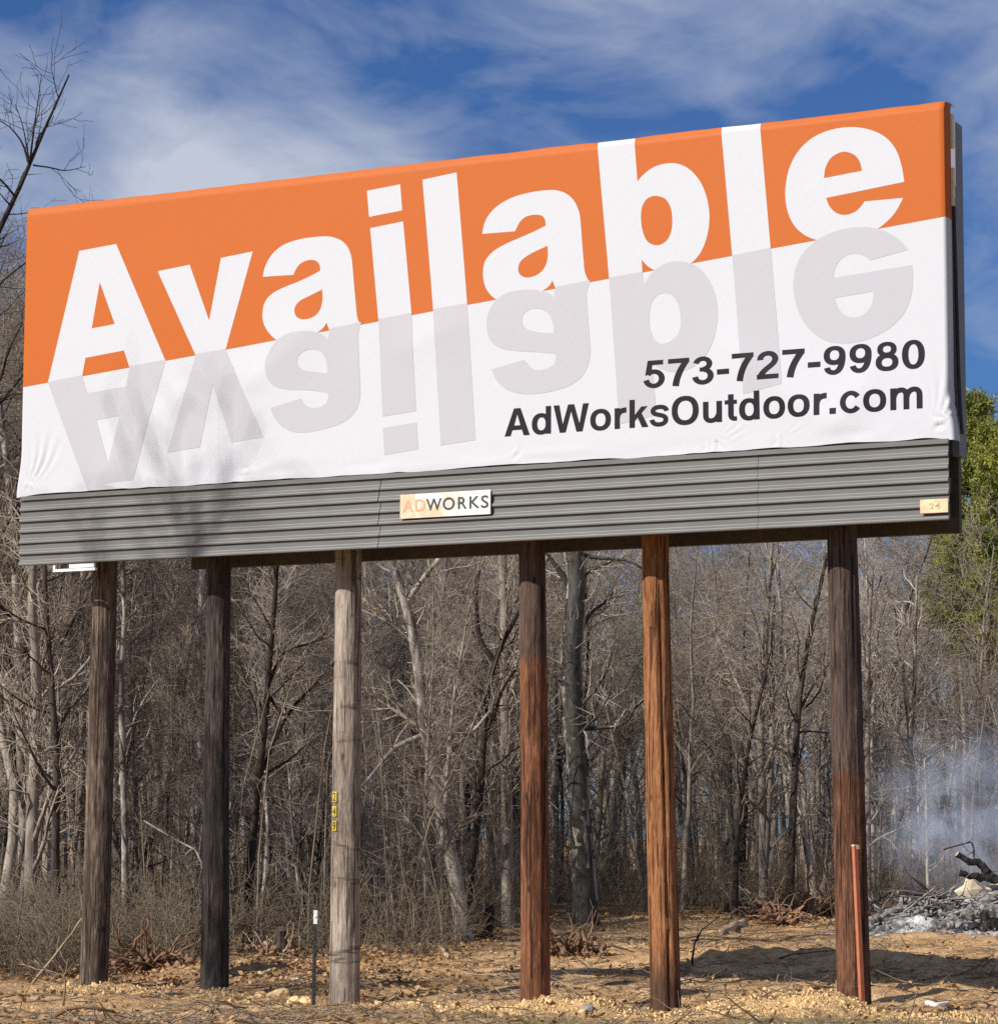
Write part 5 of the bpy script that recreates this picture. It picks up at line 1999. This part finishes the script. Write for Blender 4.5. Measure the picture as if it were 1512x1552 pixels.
# uprooted roots and stumps along the clearing's edge
def root_clump(name, label, px, py, size, n, mat, seed, cat='roots', stump=None):
    rng = np.random.RandomState(seed)
    g = on_ground(px, py)
    root = thing(name, label, cat, g)
    P = np.zeros((n, 7, 3))
    a = rng.uniform(0, 6.28, n)
    P[:, 0] = np.stack([np.cos(a), np.sin(a), rng.rand(n) * 0.6], -1) * np.array([size * 0.35, size * 0.3, size * 0.4]) * rng.rand(n, 1)
    d = np.stack([np.cos(a + rng.randn(n)), np.sin(a + rng.randn(n)), rng.uniform(-0.1, 0.8, n)], -1)
    L = size * rng.uniform(0.4, 1.1, n)
    for j in range(1, 7):
        d = d + rng.randn(n, 3) * 0.35 - np.array([0, 0, 0.06])
        d /= np.linalg.norm(d, axis=1, keepdims=True)
        P[:, j] = P[:, j - 1] + d * (L / 6)[:, None]
    P[:, :, 2] = np.maximum(P[:, :, 2], 0.0)
    R = rng.uniform(0.010, 0.034, n)[:, None] * size * np.linspace(1, 0.3, 7)[None]
    link('roots', np_mesh('roots', *tubes(P, R, 5)), mat, root)['kind'] = 'stuff'
    lumps = []
    for q in range(70):
        V, F = crumb(rng, size * rng.uniform(0.02, 0.085))
        p = rng.randn(3) * np.array([0.30, 0.24, 0.10]) * size
        lumps.append((V + np.array([p[0], p[1], abs(p[2]) + 0.02]), F))
    eo = link('earth', np_mesh('earth', *joinVF(*lumps), False), M['root'], root)
    eo['kind'] = 'stuff'
    if stump:
        pts = np.array([[0, 0, -0.05], [0.03, 0.02, stump * 0.5], [0.05, -0.02, stump]])
        SP = resample(pts, 6)[None]
        SR = np.linspace(size * 0.20, size * 0.14, 6)[None] * (1 + 0.1 * rng.randn(1, 6))
        V, F = tubes(SP, SR, 9)
        k = 5 * 9
        me = bpy.data.meshes.new('stump_wood')
        me.from_pydata([tuple(v) for v in V], [], [tuple(int(i) for i in f) for f in F] + [tuple(range(k, k + 9))])
        me.update()
        link('stump_wood', me, M['bark_dark'], root)
    return root


root_clump('root_pile', 'reddish pile of torn roots and earth between the two leftmost posts', 232, 1470, 0.9, 60, M['root'], 301)
root_clump('root_pile', 'smaller torn roots with pale chips right of the dark second post', 420, 1452, 0.6, 40, M['stick'], 302, stump=0.35)
root_clump('tree_stump', 'dark broken stump left of the reddish post at the woods edge', 738, 1425, 0.4, 24, M['bark_dark'], 303, cat='stump', stump=0.5)
root_clump('root_pile', 'pile of pale torn roots at the back of the clearing', 1186, 1400, 0.85, 60, M['root'], 304)
root_clump('root_pile', 'reddish uprooted roots left of the last post', 1232, 1388, 1.2, 70, M['root'], 305)
root_clump('root_pile', 'low heap of grey brush roots behind the cedar post', 1142, 1388, 1.0, 60, M['stick'], 306)
root_clump('root_pile', 'low clump of churned roots right of the reddish post', 872, 1448, 0.8, 46, M['root'], 307)

# ------------------------------------------------------------------ smouldering brush pile
ac = on_ground(1425, 1408)


def ash_heap():
    rng = np.random.RandomState(401)
    n, m = 46, 40
    xs = np.linspace(-1.5, 2.0, n)
    ys = np.linspace(-0.75, 1.3, m)
    XX, YY = np.meshgrid(xs, ys)
    h = 0.46 * np.exp(-(XX / 1.3 - 0.15) ** 4 - (YY / 0.85 - 0.15) ** 4) * (0.75 + 0.6 * fbm(XX * 1.7 + 3, YY * 1.7, 3)) + 0.05 * fbm(XX * 6, YY * 6, 3)
    edge = sstep(1.0, 0.8, np.abs((XX - 0.25) / 1.75)) * sstep(1.0, 0.75, np.abs((YY - 0.27) / 1.03))
    wx = ac[0] + RT_H[0] * XX + FWD_H[0] * YY
    wy = ac[1] + RT_H[1] * XX + FWD_H[1] * YY
    z = gz(wx, wy) + np.maximum(h, 0) * edge - 0.03 * (1 - edge)
    V = np.stack([wx, wy, z], -1).reshape(-1, 3)
    idx = np.arange(n * m).reshape(m, n)
    F = np.stack([idx[:-1, :-1], idx[:-1, 1:], idx[1:, 1:], idx[1:, :-1]], -1).reshape(-1, 4)
    nb = NB('ash_and_char')
    f = nb.noise(2.0, 6, 0.6, 0.5)
    f2 = nb.noise(14, 4, 0.6)
    c = nb.ramp(nb.math('ADD', nb.math('MULTIPLY', f, 0.6), nb.math('MULTIPLY', f2, 0.4)), [(0.38, (0.03, 0.027, 0.026)), (0.49, (0.20, 0.187, 0.178)), (0.60, (0.62, 0.61, 0.60))])
    nb.bump(f2, 0.9, 0.05)
    o = link('ash_heap', np_mesh('ash_heap', V, F), nb.done(c, 0.95, 0.1))
    tag(o, 'grey and white ash heap under the charred logs', 'ash')
    xy = np.stack([rng.randn(260) * 0.8 + 0.2, rng.randn(260) * 0.45], -1)
    kinds = [crumb(rng, 1.0) for _ in range(8)]
    Vs, Fs, b = [], [], 0
    for q in xy:
        x = ac[0] + RT_H[0] * q[0] + FWD_H[0] * q[1]
        y = ac[1] + RT_H[1] * q[0] + FWD_H[1] * q[1]
        r = 0.012 + rng.gamma(1.3, 0.012)
        V, F = kinds[rng.randint(8)]
        hh = 0.30 * math.exp(-(q[0] / 1.3) ** 2 - (q[1] / 0.85) ** 2)
        Vs.append(V * r + np.array([x, y, float(gz(x, y)) + hh]))
        Fs.append(F + b)
        b += len(V)
    o = link('burnt_chunks', np_mesh('burnt_chunks', np.concatenate(Vs), np.concatenate(Fs), False), M['ashwood'])
    tag(o, 'grey crumbs of burnt wood scattered over the ash', 'embers', kind='stuff')


ash_heap()


def pile_log(name, label, pts, r0, r1, mat, seed, cat='log', twigs=0, tl=0.3, dd=0.0):
    """a log in the pile: (px, py) along its length at the pile's distance (+dd metres further)"""
    rng = np.random.RandomState(seed)
    dep = float(cam_depth(ac[0], ac[1])) - 0.05 + dd
    W = []
    for i, p in enumerate(pts):
        d = ray(p[0], p[1])
        t = (dep + (p[2] if len(p) > 2 else 0.0)) / float(d[0] * FWD_H[0] + d[1] * FWD_H[1])
        W.append(CAM + d * t)
    base = min(W, key=lambda w: w[2]).copy()
    k = 18
    P = (resample(W, k) - base)[None]
    P[0, 1:-1] += rng.randn(k - 2, 3) * r0 * 0.22
    R = np.linspace(r0, r1, k)[None] * (1 + 0.06 * rng.randn(1, k))
    V, F = tubes(P, R, 9)
    ax = np.repeat(P[0], 9, 0)
    V = ax + (V - ax) * (1 + 0.13 * rng.randn(len(V), 1))
    me = bpy.data.meshes.new('wood')
    me.from_pydata([tuple(v) for v in V], [], [tuple(int(i) for i in f) for f in F])
    me.update()
    root = thing(name, label, cat, base)
    link('wood', me, mat, root)
    for ring_ in (V[:9], V[-9:]):
        em = bpy.data.meshes.new('cut_end')
        em.from_pydata([tuple(v) for v in ring_], [], [tuple(range(9))])
        em.update()
        link('cut_end', em, M['stick'] if mat is not M['ashwood'] else mat, root)
    if twigs:
        c1, r1_ = sprout(rng, P, R, per=twigs, t0=0.2, t1=0.98, length=tl, ang=48, k=4, up=0.05, wig=0.2, rr=0.5, rmin=0.004)
        link('side_twigs', np_mesh('side_twigs', *tubes(c1, r1_, 4), False), mat, root)['kind'] = 'stuff'
    return root


pile_log('charred_branch', 'black charred branch with cut end, upper prong of the fork at right', [(1450, 1294), (1466, 1305), (1482, 1308), (1496, 1322), (1512, 1336)], 0.045, 0.075, M['char'], 411, 'branch', 2, 0.4)
pile_log('charred_branch', 'black charred branch with cut end, lower prong of the fork at right', [(1453, 1323), (1475, 1328), (1495, 1331), (1520, 1334), (1545, 1345)], 0.05, 0.085, M['char'], 412, 'branch', 0)
pile_log('burnt_log', 'long grey log rising to the right edge across the ash', [(1420, 1400, -.2), (1445, 1388), (1470, 1378), (1495, 1366), (1525, 1352, .2)], 0.07, 0.11, M['ashwood'], 413, twigs=0)
pile_log('burnt_log', 'thick grey log lying level below the rising one', [(1440, 1392, -.3), (1470, 1386, -.3), (1500, 1383, -.25), (1540, 1380, -.2)], 0.10, 0.13, M['ashwood'], 414)
pile_log('burnt_log', 'crooked grey limb at the left end of the ash heap', [(1322, 1398, -.25), (1340, 1388), (1360, 1378), (1378, 1373), (1400, 1366)], 0.05, 0.045, M['ashwood'], 415, twigs=3)
pile_log('burnt_log', 'bent grey limb arching over the middle of the ash', [(1378, 1398, -.2), (1392, 1382), (1405, 1370), (1420, 1368), (1440, 1380), (1456, 1386)], 0.055, 0.05, M['ashwood'], 416, twigs=2)
pile_log('burnt_log', 'broad half burnt log on top of the heap behind the limbs', [(1366, 1366, .3), (1388, 1362, .3), (1412, 1368, .3), (1440, 1372, .3)], 0.09, 0.10, M['ashwood'], 417)
pile_log('burnt_log', 'small black log sticking up at the left side of the ash', [(1318, 1370, .1), (1330, 1362), (1342, 1356), (1352, 1348)], 0.035, 0.025, M['char'], 418, twigs=2)
pile_log('burnt_log', 'dark log in front of the ash at the right edge', [(1456, 1410, -.5), (1480, 1407, -.5), (1500, 1404, -.5), (1530, 1400, -.5)], 0.07, 0.09, M['char'], 419)
pile_log('burnt_log', 'grey stub lying low in front of the ash middle', [(1392, 1412, -.5), (1406, 1410, -.5), (1424, 1413, -.5)], 0.06, 0.05, M['ashwood'], 420)
pile_log('burnt_branch', 'thin dark branch arching up into the smoke', [(1380, 1328, .2), (1400, 1346, .2), (1424, 1358, .1), (1450, 1368)], 0.012, 0.02, M['char'], 421, 'branch', 4, 0.5)
pile_log('burnt_branch', 'thin dark twig reaching across the smoke above the pile', [(1430, 1288, .3), (1450, 1282, .3), (1472, 1278, .2), (1476, 1300, .1)], 0.012, 0.014, M['char'], 422, 'branch', 3, 0.4)


pile_log('burnt_log', 'grey limb slanting down the left front of the heap', [(1338, 1408, -.35), (1352, 1398, -.3), (1366, 1390, -.2), (1384, 1378, 0)], 0.045, 0.04, M['ashwood'], 423, twigs=2)
pile_log('burnt_log', 'dark limb crossing behind the bent grey limb', [(1360, 1352, .2), (1382, 1356, .2), (1404, 1356, .2), (1432, 1362, .1)], 0.04, 0.05, M['char'], 424, twigs=3)
pile_log('burnt_log', 'grey forked limb sticking up from the middle of the heap', [(1424, 1384, 0), (1434, 1370, 0), (1438, 1356, 0), (1446, 1344, .1)], 0.045, 0.025, M['ashwood'], 425, twigs=3)
pile_log('burnt_log', 'thick pale grey log along the top of the heap at right', [(1452, 1376, .15), (1474, 1368, .15), (1498, 1360, .15), (1530, 1350, .2)], 0.08, 0.09, M['ashwood'], 426)


def charred_twigs():
    """thin burnt sticks lying criss-cross over the heap, too many and too fine to count"""
    rng = np.random.RandomState(455)
    n = 240
    lx = rng.randn(n) * 0.75 + 0.25
    ly = rng.randn(n) * 0.4 + 0.2
    x = ac[0] + RT_H[0] * lx + FWD_H[0] * ly
    y = ac[1] + RT_H[1] * lx + FWD_H[1] * ly
    z = gz(x, y) + 0.42 * np.exp(-(lx / 1.2 - 0.15) ** 4 - (ly / 0.8 - 0.15) ** 4) * rng.uniform(0.6, 1.2, n) + 0.03
    a = rng.randn(n) * 0.7 + np.where(rng.rand(n) < 0.5, 0, math.pi) + YAW
    d = np.stack([np.cos(a), np.sin(a), rng.randn(n) * 0.3], -1)
    L = rng.uniform(0.2, 0.8, n)
    P = np.zeros((n, 5, 3))
    P[:, 0] = np.stack([x, y, z], -1)
    for j in range(1, 5):
        d = d + rng.randn(n, 3) * 0.2
        P[:, j] = P[:, j - 1] + d * (L / 4)[:, None]
        P[:, j, 2] = np.maximum(P[:, j, 2], gz(P[:, j, 0], P[:, j, 1]) + 0.02)
    R = rng.uniform(0.006, 0.022, n)[:, None] * np.linspace(1, 0.5, 5)[None]
    o = link('charred_twigs', np_mesh('charred_twigs', *tubes(P, R, 5), False), M['ashwood'])
    tag(o, 'tangle of thin burnt sticks over the ash heap', 'twigs', kind='stuff')


charred_twigs()


def slab(name, label, poly, dd, thick, mat, cat):
    """a split or torn slab: outline at the pile's distance, with real thickness"""
    dep = float(cam_depth(ac[0], ac[1])) + dd
    W = []
    for px, py in poly:
        d = ray(px, py)
        W.append(CAM + d * (dep / float(d[0] * FWD_H[0] + d[1] * FWD_H[1])))
    W = np.array(W)
    base = W[W[:, 2].argmin()]
    W = W - base
    rng = np.random.RandomState(5)
    off = np.array([FWD_H[0], FWD_H[1], 0.25]) * thick
    n = len(W)
    c0 = W.mean(0) - off * 0.15
    V = [tuple(w + rng.randn(3) * 0.006) for w in W] + [tuple(w * 0.97 + off) for w in W] + [tuple(c0)]
    F = [(i, (i + 1) % n, 2 * n) for i in range(n)] + [(i, (i + 1) % n, n + (i + 1) % n, n + i) for i in range(n)] + [tuple(range(2 * n - 1, n - 1, -1))]
    m = MB()
    m.add(V, F)
    o = link(name, m.mesh(name), mat, None, base)
    return tag(o, label, cat)


slab('split_wood', 'large cream coloured split slab of wood below the charred fork', [(1447, 1354), (1462, 1345), (1466, 1333), (1474, 1331), (1482, 1341), (1489, 1348), (1478, 1357), (1472, 1365), (1455, 1362)], 0.25, 0.16, M['pale_wood'], 'wood')
slab('split_wood', 'smaller cream split piece of wood cut by the right edge', [(1494, 1349), (1503, 1343), (1520, 1341), (1535, 1348), (1520, 1353), (1500, 1353)], 0.3, 0.12, M['pale_wood'], 'wood')
rock('grey_stone', 'rounded grey boulder at the right edge in front of the ash', 1500, 1412, 0.20, M['stone'], 431, 'stone', 0.7, 0.35)
rock('grey_stone', 'dark bluish stone left of the grey boulder', 1476, 1410, 0.13, M['char'], 432, 'stone', 0.8, 0.35)


def smoke():
    """thin drifting smoke above the pile: a closed plume with uneven density"""
    c = lat((1475 - 756) / FPX * 51.0, 51.0)
    g = float(gz(c[0], c[1]))
    bm = bmesh.new()
    bmesh.ops.create_icosphere(bm, subdivisions=4, radius=1.0)
    for v in bm.verts:
        x, y, z = v.co
        w = 1.0 + 0.15 * z
        v.co = (x * 2.2 * w, y * 1.5, (z + 1) * 2.1)
    me = bpy.data.meshes.new('smoke')
    bm.to_mesh(me)
    bm.free()
    m = bpy.data.materials.new('smoke_volume')
    m.use_nodes = True
    nt = m.node_tree
    nt.nodes.clear()
    out = nt.nodes.new('ShaderNodeOutputMaterial')
    pv = nt.nodes.new('ShaderNodeVolumePrincipled')
    pv.inputs['Color'].default_value = (0.70, 0.80, 0.98, 1)
    pv.inputs['Anisotropy'].default_value = 0.0
    tc = nt.nodes.new('ShaderNodeTexCoord')
    mp = nt.nodes.new('ShaderNodeMapping')
    mp.inputs['Scale'].default_value = (1 / 2.2, 1 / 1.5, 1 / 2.1)
    mp.inputs['Location'].default_value = (0, 0, -1)
    nt.links.new(tc.outputs['Object'], mp.inputs['Vector'])
    ln = nt.nodes.new('ShaderNodeVectorMath')
    ln.operation = 'LENGTH'
    nt.links.new(mp.outputs[0], ln.inputs[0])
    fall = nt.nodes.new('ShaderNodeMapRange')
    fall.interpolation_type = 'SMOOTHSTEP'
    fall.inputs['From Min'].default_value = 1.0
    fall.inputs['From Max'].default_value = 0.25
    nt.links.new(ln.outputs['Value'], fall.inputs['Value'])
    nz = nt.nodes.new('ShaderNodeTexNoise')
    nz.inputs['Scale'].default_value = 1.1
    nz.inputs['Detail'].default_value = 5
    nz.inputs['Distortion'].default_value = 1.6
    nt.links.new(tc.outputs['Object'], nz.inputs['Vector'])
    nr = nt.nodes.new('ShaderNodeMapRange')
    nr.inputs['From Min'].default_value = 0.42
    nr.inputs['From Max'].default_value = 0.62
    nt.links.new(nz.outputs['Fac'], nr.inputs['Value'])
    sp = nt.nodes.new('ShaderNodeSeparateXYZ')
    nt.links.new(tc.outputs['Object'], sp.inputs[0])
    hz = nt.nodes.new('ShaderNodeMapRange')
    hz.inputs['From Min'].default_value = 4.0
    hz.inputs['From Max'].default_value = 0.4
    hz.inputs['To Min'].default_value = 0.05
    hz.inputs['To Max'].default_value = 1.0
    nt.links.new(sp.outputs['Z'], hz.inputs['Value'])
    a = nt.nodes.new('ShaderNodeMath')
    a.operation = 'MULTIPLY'
    b = nt.nodes.new('ShaderNodeMath')
    b.operation = 'MULTIPLY'
    d = nt.nodes.new('ShaderNodeMath')
    d.operation = 'MULTIPLY'
    d.inputs[1].default_value = 1.7
    nt.links.new(fall.outputs[0], a.inputs[0])
    nt.links.new(nr.outputs[0], a.inputs[1])
    nt.links.new(a.outputs[0], b.inputs[0])
    nt.links.new(hz.outputs[0], b.inputs[1])
    nt.links.new(b.outputs[0], d.inputs[0])
    nt.links.new(d.outputs[0], pv.inputs['Density'])
    nt.links.new(pv.outputs[0], out.inputs['Volume'])
    o = link('smoke', me, m, None, (c[0], c[1], g - 0.1))
    o.rotation_euler = (0, 0, YAW)
    tag(o, 'thin bluish smoke drifting up from the burnt brush pile', 'smoke', kind='stuff')


smoke()


# ------------------------------------------------------------------ stakes
def steel_stake():
    g = on_ground(475, 1527)
    top = at_depth(477.5, 1380, 1.0)
    d = ray(477.5, 1380)
    t = float(cam_depth(g[0], g[1])) / float(d[0] * FWD_H[0] + d[1] * FWD_H[1])
    H = (CAM + d * t)[2] - g[2]
    root = thing('steel_stake', 'thin black steel fence stake with white top left of the grey post', 'stake', g)
    # T section
    def tee(z0, z1, s):
        m = MB()
        m.box(-0.018 * s, 0.018 * s, -0.004 * s, 0.004 * s, z0, z1)
        m.box(-0.004 * s, 0.004 * s, 0.0045 * s, 0.024 * s, z0, z1)
        for z in np.arange(z0 + 0.06, z1, 0.075):
            m.box(-0.008 * s, 0.008 * s, -0.010 * s, -0.0045 * s, z, z + 0.02)
        return m.mesh('shaft')
    link('shaft', tee(-0.4, H - 0.13, 1.0), M['black_steel'], root)
    link('white_tip', tee(H - 0.1295, H, 1.04), M['white_paint'], root)
    root.rotation_euler = (0.0, math.radians(0.6), YAW)


steel_stake()


def rust_stake():
    b = on_y(1306, 1527, 0.20)
    g = float(gz(b[0], b[1]))
    b[2] = g
    top = on_y(1295, 1283, 0.372)
    root = thing('painted_stake', 'rust orange painted wooden stake leaning against the last post', 'stake', b)
    m = MB()
    m.box(-0.024, 0.024, -0.019, 0.019, -0.3, 1.0 * np.linalg.norm(top - b))
    o = link('shaft', m.mesh('shaft', bevel=0.003), M['rust'], root)
    L = float(np.linalg.norm(top - b))
    m = MB()
    m.box(-0.0245, 0.0245, -0.0195, 0.0195, L + 0.001, L + 0.014)
    m.box(0.002, 0.036, -0.0205, 0.01, L - 0.028, L + 0.012)
    link('split_top', m.mesh('split_top'), M['pale_wood'], root)
    d = Vector([float(v) for v in (top - b)]).normalized()
    root.rotation_euler = (d.to_track_quat('Z', 'X').to_matrix() @ Matrix.Rotation(math.radians(115), 3, 'Z')).to_euler()


rust_stake()
fallen('white_stick', 'short white stick lying on the ground right of the last post', [(1404, 1526, 0), (1418, 1527, 0), (1436, 1528, 0)], 0.028, 0.028, M['white_paint'], 441, cat='stick', twigs=0)
